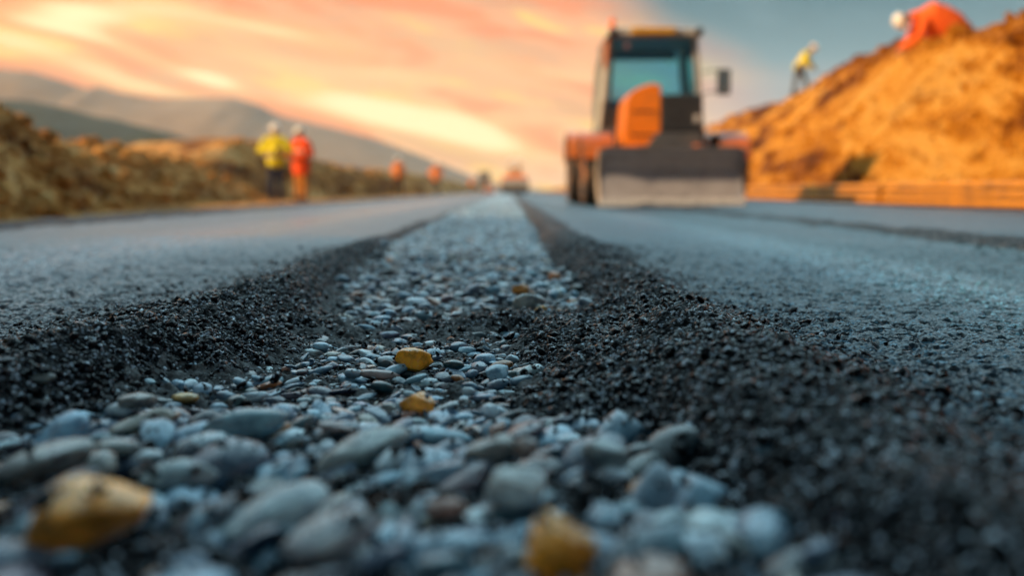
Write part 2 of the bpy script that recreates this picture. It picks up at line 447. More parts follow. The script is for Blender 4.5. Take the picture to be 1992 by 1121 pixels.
# ------------------------------------------------------------------ stones
import bmesh
def ico(sub):
    b = bmesh.new(); bmesh.ops.create_icosphere(b, subdivisions=sub, radius=1)
    b.verts.ensure_lookup_table()
    V = np.array([v.co[:] for v in b.verts]); F = np.array([[v.index for v in f.verts] for f in b.faces]); b.free()
    return V, F
ICO = {k: ico(k) for k in (1, 2, 3, 4)}
def stone_shape(sub, seed, angular=.35):
    r = np.random.default_rng(seed); V, F = ICO[sub]
    V = V.copy()
    d = np.zeros(len(V))
    for k in range(5):
        w = r.normal(size=3) * (1.0 + .55 * k); d += np.sin(V @ w + r.uniform(0, 6.28)) * .085 / (1 + .5 * k)
    V = V * (1 + d)[:, None]
    if angular > .6 and sub > 2:
        for k in range(4):
            w = r.normal(size=3) * r.uniform(4, 9); V = V * (1 + .02 * np.sin(V @ w + r.uniform(0, 6.28)))[:, None]
    for k in range(int(5 + 10 * angular)):
        n = r.normal(size=3); n /= np.linalg.norm(n); dd = r.uniform(.58, .9) if angular > .6 else r.uniform(.74, .95)
        over = V @ n - dd
        V = np.where((over > 0)[:, None], V - n * (over * (.92 if angular > .6 else .7))[:, None], V)
    V /= np.abs(V).max(axis=0)
    return V, F
SH = {sub: [stone_shape(sub, 100 + i, .25 + .5 * ((i * 37) % 10) / 7) for i in range(26)] for sub in (1, 2, 3)}
def rot(yaw, tx, ty):
    return np.array((Matrix.Rotation(yaw, 3, 'Z') @ Matrix.Rotation(tx, 3, 'X') @ Matrix.Rotation(ty, 3, 'Y')))
HX0, HY0, HC = -1.15, .40, .0035
hxn, hyn = int(1.8 / HC), int(5.3 / HC)
hx = HX0 + (np.arange(hxn) + .5) * HC; hy = HY0 + (np.arange(hyn) + .5) * HC
HXg, HYg = np.meshgrid(hx, hy)
H = G(HXg, HYg, False)
Hfull = G(HXg, HYg, True)
PAL = [((.075, .17, .26), 27), ((.16, .33, .46), 26), ((.018, .045, .075), 24), ((.36, .52, .61), 12),
       ((.13, .115, .14), 3), ((.40, .25, .20), 3), ((.20, .22, .20), 3), ((.42, .17, .05), 2)]
PW = np.array([p[1] for p in PAL]); PW = PW / PW.sum()
def pick_col():
    i = rng.choice(len(PAL), p=PW); c = np.array(PAL[i][0]) * rng.uniform(.75, 1.3)
    return np.clip(c + rng.normal(size=3) * .008, .01, .8), i
print('t ground', time.time() - T0)
stones = []
def footprint(x, y, a, b, yaw):
    R = max(a, b); i0 = int((x - R - HX0) / HC); i1 = int((x + R - HX0) / HC) + 1
    j0 = int((y - R - HY0) / HC); j1 = int((y + R - HY0) / HC) + 1
    i0 = max(i0, 0); j0 = max(j0, 0); i1 = min(i1, hxn); j1 = min(j1, hyn)
    if i1 <= i0 or j1 <= j0: return None
    X = HXg[j0:j1, i0:i1] - x; Yy = HYg[j0:j1, i0:i1] - y
    c, s = math.cos(yaw), math.sin(yaw)
    u = (X * c + Yy * s) / a; v = (-X * s + Yy * c) / b
    r2 = u * u + v * v; m = r2 < 1
    if m.sum() < 3: return None
    return (slice(j0, j1), slice(i0, i1)), m, np.sqrt(np.clip(1 - r2, 0, 1))
def rest_z(fp, c, q=76):
    sl, m, dome = fp
    return np.percentile((H[sl] + c * dome)[m], q)
def drop(x, y, a, b, c, yaw, col, tilt=(0, 0), shape=None, pi=0, hero=None, q=76):
    fp = footprint(x, y, a, b, yaw)
    if fp is None: return
    z = rest_z(fp, c, q)
    sl, m, dome = fp
    H[sl] = np.where(m, np.maximum(H[sl], z + c * dome * .93), H[sl])
    stones.append(dict(p=(x, y, z), s=(a, b, c), yaw=yaw, tilt=tilt, col=col, shape=shape, pi=pi, hero=hero, top=z + c))
def gravel_ok(x, y, m=0.0):
    ll, gl, gr, lr = edges(np.array([y]), np.array([x]))
    return gl[0] - m < x < gr[0] + m
def scatter(n, smin, smax, y0, y1, margin, tries=6, power=1.0, yaw_mu=None):
    k = 0
    while k < n:
        y = y0 * (y1 / y0) ** (rng.random() ** power) if power != 0 else rng.uniform(y0, y1)
        L = smin * (smax / smin) ** rng.random()
        a = L / 2; b = a * rng.uniform(.38, .85); c = b * rng.uniform(.36, .72)
        best = None
        for t in range(tries):
            xx = rng.uniform(-.85, .42); yy = y + rng.uniform(-.04, .04)
            if not gravel_ok(xx, yy, margin * rng.random()): continue
            yw = rng.normal(.75, .38) if yy < 1.2 else rng.uniform(0, PI) if rng.random() < .5 else rng.normal(.1, .4)
            fp = footprint(xx, yy, a, b, yw)
            if fp is None: continue
            z = rest_z(fp, c)
            if best is None or z < best[0]: best = (z, xx, yy, yw)
        if best is None: k += .2; continue
        col, pi = pick_col()
        if best[2] > 2.2 and pi in (0, 2): col = col * .8 + .05
        drop(best[1], best[2], a, b, c, best[3], col, (rng.normal(0, .24), rng.normal(-.22 if best[2] < 1.25 else 0, .24)), pi=pi)
        k += 1
scatter(1500, .016, .034, .5, 5.6, .02, 3, .9)
scatter(1300, .022, .048, .5, 5.6, .01, 5, .8)
scatter(330, .050, .095, .5, 1.2, -.02, 6, 1.0)
scatter(300, .024, .050, .5, 1.3, -.01, 6, 1.0)
scatter(900, .03, .065, 2.6, 5.7, .0, 4, .8)
scatter(1500, .020, .050, 1.1, 5.6, .00, 6, .9)
# the stones that single themselves out, placed where the photograph shows them (px, py of base, width px)
def at_ground(px, py, z=.02):
    d = P(px, py, 1.0); t = (CAMH - z) / (CAMH - d.z); return d.x * t, t
OCH = (.95, .40, .045); ORG = (.75, .26, .03); TEAL = (.13, .28, .36); PALE = (.50, .58, .60)
heroes = [
    (165, 1066, 240, .72, .60, .35, OCH, .9, 'large ochre yellow angular stone at the lower left of the gravel', (0.1, -.35)),
    (1088, 1110, 150, .85, .95, 1.2, (1.0, .42, .03), .8, 'orange egg-shaped stone at the bottom, right of the middle', (.5, .1)),
    (806, 722, 76, .8, .75, .1, (.95, .40, .02), .9, 'pitted yellow stone half sunk in the black crumbs, middle of the strip', (0, 0)),
    (814, 800, 80, .8, .75, -.2, (1.0, .40, .04), .95, 'bright orange wedge-shaped stone just in front of the pitted yellow one', (.2, .15)),
    (1147, 785, 80, .62, .6, -.15, (.30, .33, .31), .3, 'cream and grey oval pebble beside the black asphalt tongue', (0, .1)),
    (1005, 985, 130, .8, .7, -.2, PALE, .2, 'round pale pebble behind the orange egg-shaped stone', (0, 0)),
    (535, 1050, 230, .5, .45, .75, (.22, .31, .36), .2, 'long smooth grey pebble leaning up to the right, near the bottom', (0, -.25)),
    (650, 1090, 200, .6, .45, .7, (.30, .34, .38), .25, 'broad light grey pebble leaning beside the long smooth one', (0, -.2)),
    (470, 870, 170, .52, .6, .35, TEAL, .3, 'rounded teal pebble in the left middle of the gravel', (0, -.12)),
    (350, 960, 160, .6, .6, .3, (.20, .31, .36), .3, 'thick grey pebble behind the large ochre stone', (0, -.1)),
    (700, 920, 190, .5, .5, .6, (.18, .25, .27), .35, 'teal pebble tilted up to the right in the centre of the gravel', (0, -.25)),
    (75, 950, 190, .5, .5, .6, (.19, .23, .24), .3, 'grey pebble at the left frame edge behind the ochre stone', (0, -.25)),
    (225, 900, 110, .6, .5, .1, (.17, .21, .22), .3, 'flat grey pebble above the ochre stone', (0, 0)),
    (1180, 905, 90, .7, .7, -.4, (.17, .24, .27), .3, 'teal pebble at the right border of the gravel', (0, .2)),
    (1420, 1070, 110, .7, .55, -.3, (.10, .14, .15), .4, 'dark teal pebble half buried in black crumbs at the lower right', (0, .3)),
    (960, 905, 110, .6, .6, .5, (.22, .24, .24), .3, 'grey pebble behind the round pale one', (0, -.2)),
    (1022, 885, 55, .7, 1.0, 1.4, (.26, .22, .21), .3, 'small upright brownish pebble in the middle of the gravel', (1.0, 0)),
    (265, 800, 80, .6, .5, .0, (.25, .27, .26), .3, 'small pale pebble beside the black crumbs on the left', (0, 0)),
    (80, 755, 60, .6, .5, .0, (.15, .19, .20), .3, 'lone grey pebble on the black crumbs at far left', (0, 0)),
    (1028, 606, 66, .7, .7, .0, (.22, .27, .28), .5, 'broad pale teal stone behind the black ridge', (0, 0)),
    (1012, 570, 36, .8, .8, .1, (.75, .30, .05), .7, 'small orange stone on the far gravel behind the black ridge', (0, 0)),
    (1078, 540, 26, .8, .9, .9, (.72, .26, .09), .5, 'small salmon orange stone near the right edge of the far gravel', (.4, 0)),
    (1052, 612, 26, .8, .7, .1, (.60, .33, .08), .5, 'tiny tan orange stone in front of the broad pale teal one', (0, 0)),
    (1098, 745, 28, .8, .7, -.3, (.70, .25, .04), .6, 'tiny orange stone behind the cream and grey oval pebble', (0, 0)),
    (362, 786, 60, .7, .45, .0, (.55, .36, .10), .5, 'thin tan yellow stone among grey pebbles on the left', (0, 0)),
    (872, 1010, 80, .7, .6, .4, (.30, .17, .14), .4, 'reddish brown pebble left of the round pale one', (0, 0)),
    (735, 750, 90, .5, .4, .1, (.20, .16, .16), .5, 'flat brown grey stone left of the pitted yellow one', (0, .1)),
    (650, 850, 70, .6, .5, -.3, (.24, .21, .22), .5, 'speckled pinkish grey stone left of the orange wedge', (0, .1)),
]
for (px, py, w, fb, fc, yaw, col, ang, lab, tilt) in heroes:
    zc = .02
    for _ in range(5):
        gx, gy = at_ground(px, py - w * .24, zc); a = w / FPX * gy / 2 * (1.12 if abs(yaw) > .3 else 1.0)
        b = a * fb; c = (a if fb > .7 else b * 1.25) * fc
        fp = footprint(gx, gy, a, b, yaw)
        if fp: zc = .5 * zc + .5 * rest_z(fp, c, 60 if w > 60 else 75)
    drop(gx, gy, a, b, c, yaw, np.array(col), tilt, shape=('h', ang), hero=lab, q=60 if w > 60 else 75)
# stones scattered sparsely on the loose asphalt
for k in range(170):
    y = .7 * (5 / .7) ** rng.random(); x = rng.uniform(-.95, .62)
    if gravel_ok(x, y): continue
    L = rng.uniform(.008, .024); col, pi = pick_col(); H_ = Hfull
    drop(x, y, L / 2, L / 2 * .75, L / 2 * .6, rng.uniform(0, PI), col, (0, 0), pi=pi)

_m = (HXg > -.5) & (HXg < .1)
for _a in (.6, .9, 1.2, 1.6, 2.3, 4): print('mean top', _a, round(float(H[(np.abs(HYg - _a) < .06) & _m].mean()), 4))
print('t drop', time.time() - T0)
def stone_verts(s, sub, idx):
    if s['shape']: V, F = stone_shape(4, 500 + idx, s['shape'][1])
    else: V, F = SH[sub][idx % 26]
    R = rot(s['yaw'], *s['tilt']); return (V * np.array(s['s'])) @ R.T, F
# which stones show largest: in frame, not covered
def vis_size(s):
    x, y, z = s['p']
    px = 996 + FPX * (x / y) - 8; py = 370 + FPX * (CAMH - z) / y
    if px < -40 or px > 2030 or py > 1180: return 0
    j = int((y - HY0) / HC); i = int((x - HX0) / HC)
    if not (0 <= i < hxn and 0 <= j < hyn): return 0
    top = max(H[j, i], Hfull[j, i] if patch(np.array([x]), np.array([y]))[0] > .3 else -1)
    if s['top'] < top - .006: return 0
    return s['s'][0] * s['s'][2] / y ** 2
for s in stones: s['vis'] = vis_size(s) + (10 if s['hero'] else 0)
order = sorted(range(len(stones)), key=lambda i: -stones[i]['vis'])
solo = set(order[:300])
GROUPS = {0: ('blue grey', 'rounded blue grey pebble among many alike in the gravel strip'), 1: ('teal', 'rounded mid grey teal pebble among many alike in the gravel strip'),
          2: ('dark', 'rounded dark slate pebble among many alike in the gravel strip'), 3: ('pale', 'rounded pale grey pebble among many alike in the gravel strip'),
          4: ('mauve', 'rounded mauve grey pebble among many alike in the gravel strip'), 5: ('pink', 'rounded pinkish tan pebble among many alike in the gravel strip'),
          6: ('olive', 'rounded olive grey pebble among many alike in the gravel strip'), 7: ('rust', 'rounded rust brown pebble among many alike in the gravel strip')}
mV, mF, mC, mn = [], [], [], 0
for idx, s in enumerate(stones):
    big = s['s'][0] > .018 or s['p'][1] < 2.5
    V, F = stone_verts(s, 3 if (idx in solo or (big and s['p'][1] < 2.6 and s['vis'] > 0)) else 2, idx)
    if idx in solo:
        me = np_mesh('pebble', V + np.array([0, 0, s['s'][2]]), F, np.tile(s['col'], (len(V), 1)))
        o = link('pebble', me, M['stone'], None, (s['p'][0], s['p'][1], s['p'][2] - s['s'][2]))
        if s['hero']: tag(o, s['hero'], 'pebble', 'pebbles of the gravel strip')
        else: g = GROUPS[s['pi']]; tag(o, g[1], 'pebble', g[0] + ' pebbles of the gravel strip')
    else:
        mV.append(V + np.array(s['p'])); mF.append(F + mn); mn += len(V); mC.append(np.tile(s['col'], (len(V), 1)))
# far gravel, too many and too small to part
V0s = SH[1]
NF = 16500
fy = 4.3 * (60 / 4.3) ** (rng.random(NF) ** .9)
for k in range(NF):
    y = fy[k]; e = edges(np.array([y]), np.array([0.])); x = rng.uniform(e[1][0], e[2][0])
    a = rng.uniform(.014, .036) * (1 + .025 * y); V, F = V0s[k % 26]
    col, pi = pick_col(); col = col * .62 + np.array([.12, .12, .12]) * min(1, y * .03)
    sc = np.array([a, a * .75, a * .5])
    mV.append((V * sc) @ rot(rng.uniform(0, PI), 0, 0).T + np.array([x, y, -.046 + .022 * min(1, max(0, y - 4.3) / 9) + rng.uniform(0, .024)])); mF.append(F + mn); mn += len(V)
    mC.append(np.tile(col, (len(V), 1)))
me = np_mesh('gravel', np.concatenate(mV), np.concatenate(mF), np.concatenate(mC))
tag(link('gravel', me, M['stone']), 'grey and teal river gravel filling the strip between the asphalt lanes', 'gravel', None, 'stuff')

# ------------------------------------------------------------------ asphalt crumbs
def surf(x, y):
    i = np.clip(((x - HX0) / HC).astype(int), 0, hxn - 1); j = np.clip(((y - HY0) / HC).astype(int), 0, hyn - 1)
    return np.maximum(H[j, i], Hfull[j, i]), Hfull[j, i] - H[j, i]
NCR = 520000
cy = .55 * (4.6 / .55) ** rng.random(NCR); cx = rng.uniform(-1.1, .64, NCR)
ll, gl, gr, lr = edges(cy, cx); pt = patch(cx, cy)
dens = np.where((cx > gl) & (cx < gr), np.clip(pt * 1.1 - .12, 0, 1), 1.0)
out = np.maximum(ll - cx, cx - lr); dens = np.where(out > 0, np.exp(-out / .05) * .6, dens)
_K = 24; _c = np.pad(np.cumsum(np.cumsum(np.pad(H, _K, mode='edge'), 0), 1), ((1, 0), (1, 0)))
Hs = (_c[2 * _K:, 2 * _K:] - _c[:-2 * _K, 2 * _K:] - _c[2 * _K:, :-2 * _K] + _c[:-2 * _K, :-2 * _K])[:hyn, :hxn] / (4 * _K * _K)
_i = np.clip(((cx - HX0) / HC).astype(int), 0, hxn - 1); _j = np.clip(((cy - HY0) / HC).astype(int), 0, hyn - 1)
gap = (H[_j, _i] < Hs[_j, _i] - .005)
dens = dens + np.where((cx > gl) & (cx < gr), np.where(gap, .75, .015), 0)
keep = rng.random(NCR) < dens * .8
cx, cy = cx[keep], cy[keep]
V1 = np.array([(0, 0, 1), (.894, 0, .447), (.276, .851, .447), (-.724, .526, .447), (-.724, -.526, .447), (.276, -.851, .447), (.724, .526, -.447), (-.276, .851, -.447), (-.894, 0, -.447), (-.276, -.851, -.447), (.724, -.526, -.447), (0, 0, -1)])
F1 = np.array([(0, 1, 2), (0, 2, 3), (0, 3, 4), (0, 4, 5), (0, 5, 1), (1, 6, 2), (2, 6, 7), (2, 7, 3), (3, 7, 8), (3, 8, 4), (4, 8, 9), (4, 9, 5), (5, 9, 10), (5, 10, 1), (1, 10, 6), (6, 11, 7), (7, 11, 8), (8, 11, 9), (9, 11, 10), (10, 11, 6)])
CS = []
for k in range(12):
    r = np.random.default_rng(900 + k); v = V1 * (1 + r.normal(size=(len(V1), 1)) * .16) * np.array([1, r.uniform(.6, .9), r.uniform(.55, .85)])
    b = bmesh.new(); CS.append(v)
n = len(cx); size = rng.lognormal(math.log(.0027), .58, n); size = np.clip(size, .0014, .014)
sz, dd = surf(cx, cy)
ang = rng.uniform(0, 2 * PI, n); ca, sa = np.cos(ang), np.sin(ang)
var = rng.integers(0, 12, n); base = np.stack(CS)[var]
tl = rng.normal(0, .5, n); base = base.copy()
zt = base[:, :, 2] + base[:, :, 0] * np.sin(tl)[:, None]
X = (base[:, :, 0] * ca[:, None] - base[:, :, 1] * sa[:, None]) * size[:, None] + cx[:, None]
Yv = (base[:, :, 0] * sa[:, None] + base[:, :, 1] * ca[:, None]) * size[:, None] + cy[:, None]
Z = zt * size[:, None] + (sz + size * .25 + .003)[:, None]
V = np.stack([X, Yv, Z], -1).reshape(-1, 3)
F = (F1[None] + (np.arange(n) * len(V1))[:, None, None]).reshape(-1, 3)
o = link('asphalt_crumbs', np_mesh('asphalt_crumbs', V, F), M['crumb'], smooth=False)
tag(o, 'loose black asphalt crumbs strewn over the ridges and the gravel', 'asphalt crumbs', None, 'stuff')
print('stones', len(stones), 'crumbs', n)
print('t part1', time.time() - T0)
# ------------------------------------------------------------------ banks of earth on both sides
LR_PTS = [(-40, -6.6, 4.4), (6, -6.5, 4.2), (9, -6.3, 2.8), (11, -6.1, 1.45), (12, -6.1, 1.25), (15, -7.0, 1.02), (20, -7.6, 1.10), (24, -7.9, .98), (27.5, -7.9, 1.30), (30, -8.0, 1.78),  # first points, beside the camera, heightened out of view to shade the foreground
          (34, -7.9, 1.76), (40, -7.6, 1.42), (50, -7.4, 1.30), (72, -7.0, 1.5), (100, -6.9, 1.5), (150, -6.8, 1.4), (260, -6.8, 1.4)]
RR_PTS = [(-10, 8.0, 3.0), (14, 8.0, 3.0), (15.5, 8.03, 3.03), (18, 8.05, 3.06), (22, 8.4, 3.45), (27, 9.2, 3.61), (34, 10.7, 4.0), (40, 11.4, 3.98), (52, 12.4, 4.40),
          (65, 13.2, 4.45), (72, 13.6, 4.0), (85, 15, 4.2), (120, 16, 4.0), (200, 18, 3.0), (300, 20, 1.5)]
def bank_z(x, Y, side):
    pts = LR_PTS if side < 0 else RR_PTS
    yy = [p[0] for p in pts]; rx = np.interp(Y, yy, [p[1] for p in pts]); rh = np.interp(Y, yy, [p[2] for p in pts])
    foot = np.interp(Y, [6, 20, 100], [-4.2, -6.0, -5.2]) if side < 0 else np.interp(Y, [0, 20, 40, 70, 200], [6.75, 6.75, 7.2, 8.5, 9])
    s = (x - foot) / (rx - foot)
    e = np.clip(s, 0, 1)
    prof = np.where(s < 1, .72 * e + .28 * sstep(0, 1, e), 1 - .10 * sstep(1, 3.5, s))
    base = .0 + .0 * x
    z = base + rh * prof
    am = sstep(0, .35, s)
    n = fbm(x * .9, Y * .45, 5, 33 + (side > 0) * 9)
    r = 1 - np.abs(fbm(x * .55 + Y * .28, Y * .5 - x * .2, 4, 51)) * 2
    z = z + am * rh * ((.14 if side > 0 else .085) * n + .03 * fbm(x * 3.1, Y * 2.0, 4, 91) + .03 * (r - .5)) * (.5 if side > 0 else .6) + .03 * fbm(x * 2.3, Y * 2.3, 4, 66) * sstep(-.3, .1, s) * (1 + 2 * am)
    return z + .01
def terrain(name, x0, x1, y0, y1, side, mat, lab, step=.12):
    ys = [y0]
    while ys[-1] < y1: ys.append(ys[-1] + max(step, abs(ys[-1]) * .007))
    xs = [abs(x0)]
    while xs[-1] < abs(x1): xs.append(xs[-1] + step * (1 if xs[-1] < 16 else 3 + (xs[-1] - 16) * .2))
    xs = np.array(xs) * (-1 if side < 0 else 1)
    if side < 0: xs = xs[::-1]
    X, Y = np.meshgrid(xs, np.array(ys)); Z = bank_z(X, Y, side)
    ny, nx = X.shape; i = np.arange(ny * nx).reshape(ny, nx)
    F = np.stack([i[:-1, :-1], i[:-1, 1:], i[1:, 1:], i[1:, :-1]], -1).reshape(-1, 4)
    return tag(link(name, np_mesh(name, np.stack([X, Y, Z], -1).reshape(-1, 3), F), mat), lab, 'earth bank', None, 'structure')
terrain('terrain', 3.7, 70, -28, 260, -1, M['dirt_l'], 'brown earth bank along the left lane, raised out of view to shade the foreground')
terrain('terrain', 6.2, 70, -3, 300, 1, M['dirt_r'], 'tall orange earth bank along the right lane')
M['mount_far'] = mat_dirt('far_hazed_mountain', [(.3, (.24, .18, .12)), (.7, (.36, .27, .18))], (1, 1, 1), .01, .2)  # paler base colour carries part of the haze over the far range
M['ground'] = mat_dirt('far_ground', [(.3, (.12, .08, .05)), (.7, (.22, .16, .10))], (1, 1, 1), .05, .2)
g = MB(); g.add([(-2500, -1200, -.12), (1900, -1200, -.12), (1900, 2800, -.12), (-2500, 2800, -.12)], [(0, 1, 2, 3)])
tag(g.build('ground', M['ground']), 'flat dusty ground reaching the horizon', 'ground', None, 'structure')

# loose boulders on the banks (pale and brown)
for k, (x, Y, r, c, lab) in enumerate([(-4.35, 9.6, .11, (.46, .34, .2), 'tan boulder at the foot of the left bank near the frame edge'),
        (-4.7, 10.3, .11, (.38, .29, .20), 'small tan boulder just behind the larger one at the foot of the left bank'),
        (-6.9, 18.6, .16, (.20, .12, .06), 'dark brown boulder on the face of the left bank'),
        (7.6, 13.9, .16, (.50, .36, .2), 'tan boulder, nearer of two, above the amber barrier at the right'),
        (7.7, 16.8, .14, (.46, .30, .14), 'tan boulder low on the orange bank above the barrier')]):
    V, F = stone_shape(3, 700 + k, .8)
    z = float(bank_z(np.array([x]), np.array([Y]), -1 if x < 0 else 1)[0])
    o = link('boulder', np_mesh('boulder', V * np.array([r * 1.3, r, r * .8]) + np.array([0, 0, r * .35]), F), M['dirt_l'] if x < 0 else M['dirt_r'], None, (x, Y, z))
    tag(o, lab, 'boulder', 'boulders on the earth banks')

def clods(side, n, mat, lab):
    Y = 7 * (70 / 7) ** rng.random(n); f = rng.random(n) ** 1.3 * 1.15 + .0
    foot = np.interp(Y, [6, 20, 100], [-4.2, -6.0, -5.2]) if side < 0 else np.interp(Y, [0, 20, 40, 70, 200], [6.75, 6.75, 7.2, 8.5, 9])
    pts = LR_PTS if side < 0 else RR_PTS; rx = np.interp(Y, [p[0] for p in pts], [p[1] for p in pts])
    x = foot + (rx - foot) * f; z = bank_z(x, Y, side)
    sz = rng.lognormal(math.log(.045), .55, n); sz = np.clip(sz, .02, .22)
    Vs, Fs = [], []; k0 = 0
    for i in range(n):
        V, F = SH[1][i % 26]
        Vs.append((V * sz[i] * np.array([1, .9, .75])) @ rot(rng.uniform(0, 6), rng.normal(0, .5), 0).T + np.array([x[i], Y[i], z[i] + sz[i] * .2])); Fs.append(F + k0); k0 += len(V)
    tag(link('rubble', np_mesh('rubble', np.concatenate(Vs), np.concatenate(Fs)), mat, smooth=False), lab, 'rubble', None, 'stuff')
clods(-1, 3500, M['dirt_l'], 'brown clods of earth strewn over the left bank')
clods(1, 4500, M['dirt_r'], 'orange clods of earth strewn over the right bank')
# ------------------------------------------------------------------ distant mountains
def ridge(name, Yr, pts, mat, lab, depth, seed, rough):
    xs = np.linspace(-1400, 500, 260) * Yr / 1300
    hs = np.interp(xs, [P(a, b, Yr).x for a, b in pts], [max(P(a, b, Yr).z, 0) for a, b in pts])
    t = np.linspace(-1, 1, 41)
    X, T = np.meshgrid(xs, t); Hh = np.tile(hs, (41, 1))
    Yy = Yr + T * depth
    Z = Hh * (1 - np.abs(T) ** 1.3) * (1 + rough * fbm(X / 60, Yy / 60, 4, seed) * np.abs(T) * 2) + rough * 6 * fbm(X / 25, Yy / 25, 3, seed + 3) * (Hh > 3) - 1
    ny, nx = X.shape; i = np.arange(ny * nx).reshape(ny, nx)
    F = np.stack([i[:-1, :-1], i[:-1, 1:], i[1:, 1:], i[1:, :-1]], -1).reshape(-1, 4)
    tag(link(name, np_mesh(name, np.stack([X, Yy, Z], -1).reshape(-1, 3), F), mat), lab, 'mountain', None, 'structure')
ridge('mountain', 2000, [(-700, 60), (-300, 100), (0, 133), (60, 138), (110, 152), (170, 172), (190, 166), (230, 178), (300, 190), (400, 189), (455, 189), (505, 204), (545, 224), (640, 246), (720, 266), (800, 294), (870, 322), (930, 346), (990, 360), (1060, 368), (1150, 371), (1300, 372)],
      M['mount_far'], 'hazy far mountain range falling towards the road end', 420, 5, .09)
ridge('hill', 1150, [(-700, 120), (-300, 160), (-60, 185), (0, 190), (70, 196), (130, 208), (180, 222), (260, 240), (330, 256), (400, 285), (460, 318), (540, 350), (640, 368), (700, 373)],
      M['mount_near'], 'dark green hill in front of the far mountains', 200, 15, .2)

# ------------------------------------------------------------------ small tree behind the left bank
def leaf_mat(name, c1, c2):
    m = bpy.data.materials.new(name); N = NT(m)
    out = N.n('ShaderNodeOutputMaterial'); b = N.n('ShaderNodeBsdfPrincipled'); N.l(b.outputs[0], out.inputs[0])
    geo = N.n('ShaderNodeNewGeometry'); N.l(N.ramp(geo.outputs['Random Per Island'], [(0, c1), (1, c2)]), b.inputs['Base Color'])
    b.inputs['Roughness'].default_value = .6
    return m
M['leaf'] = leaf_mat('leaf', (.07, .09, .015), (.20, .20, .04)); M['bark'] = simple('bark', (.10, .07, .045), .9, bump=.5)
def tree(px, Y, top_py, lab):
    p = P(px, top_py, Y); r = empty('small_tree', (p.x, Y, .0)); tag(r, lab, 'tree', 'trees behind the left bank')
    h = p.z; m = MB(); m.tube([(0, 0, -.1), (.03, .02, h * .35), (-.04, 0, h * .7)], [.09, .07, .03])
    for a in range(5):
        q = a * 1.26; m.tube([(0, 0, h * (.3 + .07 * a)), (math.cos(q) * .5, math.sin(q) * .5, h * (.55 + .06 * a))], [.035, .015])
    m.build('trunk', M['bark'], r, True)
    N_ = 5200; cl = rng.normal(size=(14, 3)) * np.array([.75, .75, h * .16]) + np.array([0, 0, h * .62])
    c = cl[rng.integers(0, 14, N_)] + rng.normal(size=(N_, 3)) * np.array([.26, .26, .24])
    d1 = rng.normal(size=(N_, 3)); d2 = rng.normal(size=(N_, 3)); d1 /= np.linalg.norm(d1, axis=1)[:, None]; d2 /= np.linalg.norm(d2, axis=1)[:, None]
    s = rng.uniform(.03, .06, N_)[:, None]
    V = np.stack([c - d1 * s, c + d2 * s * .5, c + d1 * s, c - d2 * s * .5], 1).reshape(-1, 3)
    link('crown', np_mesh('crown', V, np.arange(N_ * 4).reshape(-1, 4)), M['leaf'], r, smooth=False)
tree(305, 42, 272, 'yellow green bushy tree just showing over the left bank')

# ------------------------------------------------------------------ amber barrier at the foot of the right bank
M['amber'] = simple('amber_paint', (.72, .30, .02), .45, var=.3, scale=3, dirt=(.22, .10, .03), dirt_amt=.7)
M['amber_dark'] = simple('amber_dark', (.25, .12, .03), .8, var=.3)
xb = 6.38
Yb = 8.0; kb = 0
lens = [3.1, 2.6, 3.3, 3.0, 3.2, 2.9, 3.0, 3.1, 3.0, 3.0]
places = ['closest to the camera, mostly outside the frame', 'at the right frame edge', 'right of the middle seam', 'below the tan boulder', 'halfway to the bulldozer', 'next but two to the bulldozer blade', 'next but one to the bulldozer blade', 'just beside the bulldozer blade', 'hidden partly by the bulldozer blade', 'farthest behind the bulldozer']
for L in lens:
    r = empty('barrier', (xb + rng.uniform(-.04, .04), Yb + L / 2, .03)); r.rotation_euler = (0, 0, rng.uniform(-.008, .008))
    tag(r, 'long amber rail barrier section ' + places[kb], 'barrier', 'amber barrier sections below the right bank')
    for k, z in enumerate((.07, .19, .31)):
        m = MB(); pr = [(-.05 + .012 * k, z - .04), (.05 - .012 * k, z - .04), (.06 - .012 * k, z), (.05 - .012 * k, z + .04), (-.05 + .012 * k, z + .04), (-.06 + .012 * k, z)]
        m.prism(pr, -L / 2 + .03, L / 2 - .03, 'y'); m.build('rail', M['amber'], r, bevel=.006)
    m = MB(); m.box(.066, .10, -L / 2 + .04, L / 2 - .04, .0, .33); m.build('rail_gap_shade', M['amber_dark'], r)  # dark board added so the gaps between rails read as shadow
    for q in (-1, 0, 1):
        m = MB(); m.box(.103, .16, q * (L / 2 - .2) - .05, q * (L / 2 - .2) + .05, -.03, .36); m.build('post', M['amber_dark'], r, bevel=.005)
    kb += 1; Yb += L

# ------------------------------------------------------------------ bulldozer grader
M['orange'] = simple('orange_paint', (.95, .24, .008), .35, var=.12, scale=4, coat=.2, dirt=(.45, .17, .05), dirt_amt=.25)
M['orange_d'] = simple('orange_worn', (.50, .13, .02), .5, var=.25, scale=5, dirt=(.20, .12, .07), dirt_amt=.7)
M['steel'] = simple('blade_steel', (.32, .35, .42), .30, metal=.15, var=.15, scale=2.5, dirt=(.13, .10, .08), dirt_amt=.2, bump=.15, bscale=14)
M['edge'] = simple('worn_edge_steel', (.70, .74, .78), .35, metal=.3, var=.3, scale=12)
M['dark'] = simple('dark_frame', (.025, .028, .033), .5, var=.3)
M['bluegrey'] = simple('blue_grey_frame', (.07, .085, .11), .5, var=.25, dirt=(.16, .12, .09), dirt_amt=.4)
M['cabgrey'] = simple('cab_grey', (.33, .34, .34), .4, var=.12, dirt=(.25, .2, .16), dirt_amt=.4)
M['cream'] = simple('cream_panel', (.55, .50, .43), .45, var=.12, dirt=(.3, .22, .15), dirt_amt=.4)
M['rubber'] = simple('tyre_rubber', (.035, .035, .038), .8, var=.3, scale=9, dirt=(.34, .19, .09), dirt_amt=.8, bump=.3)
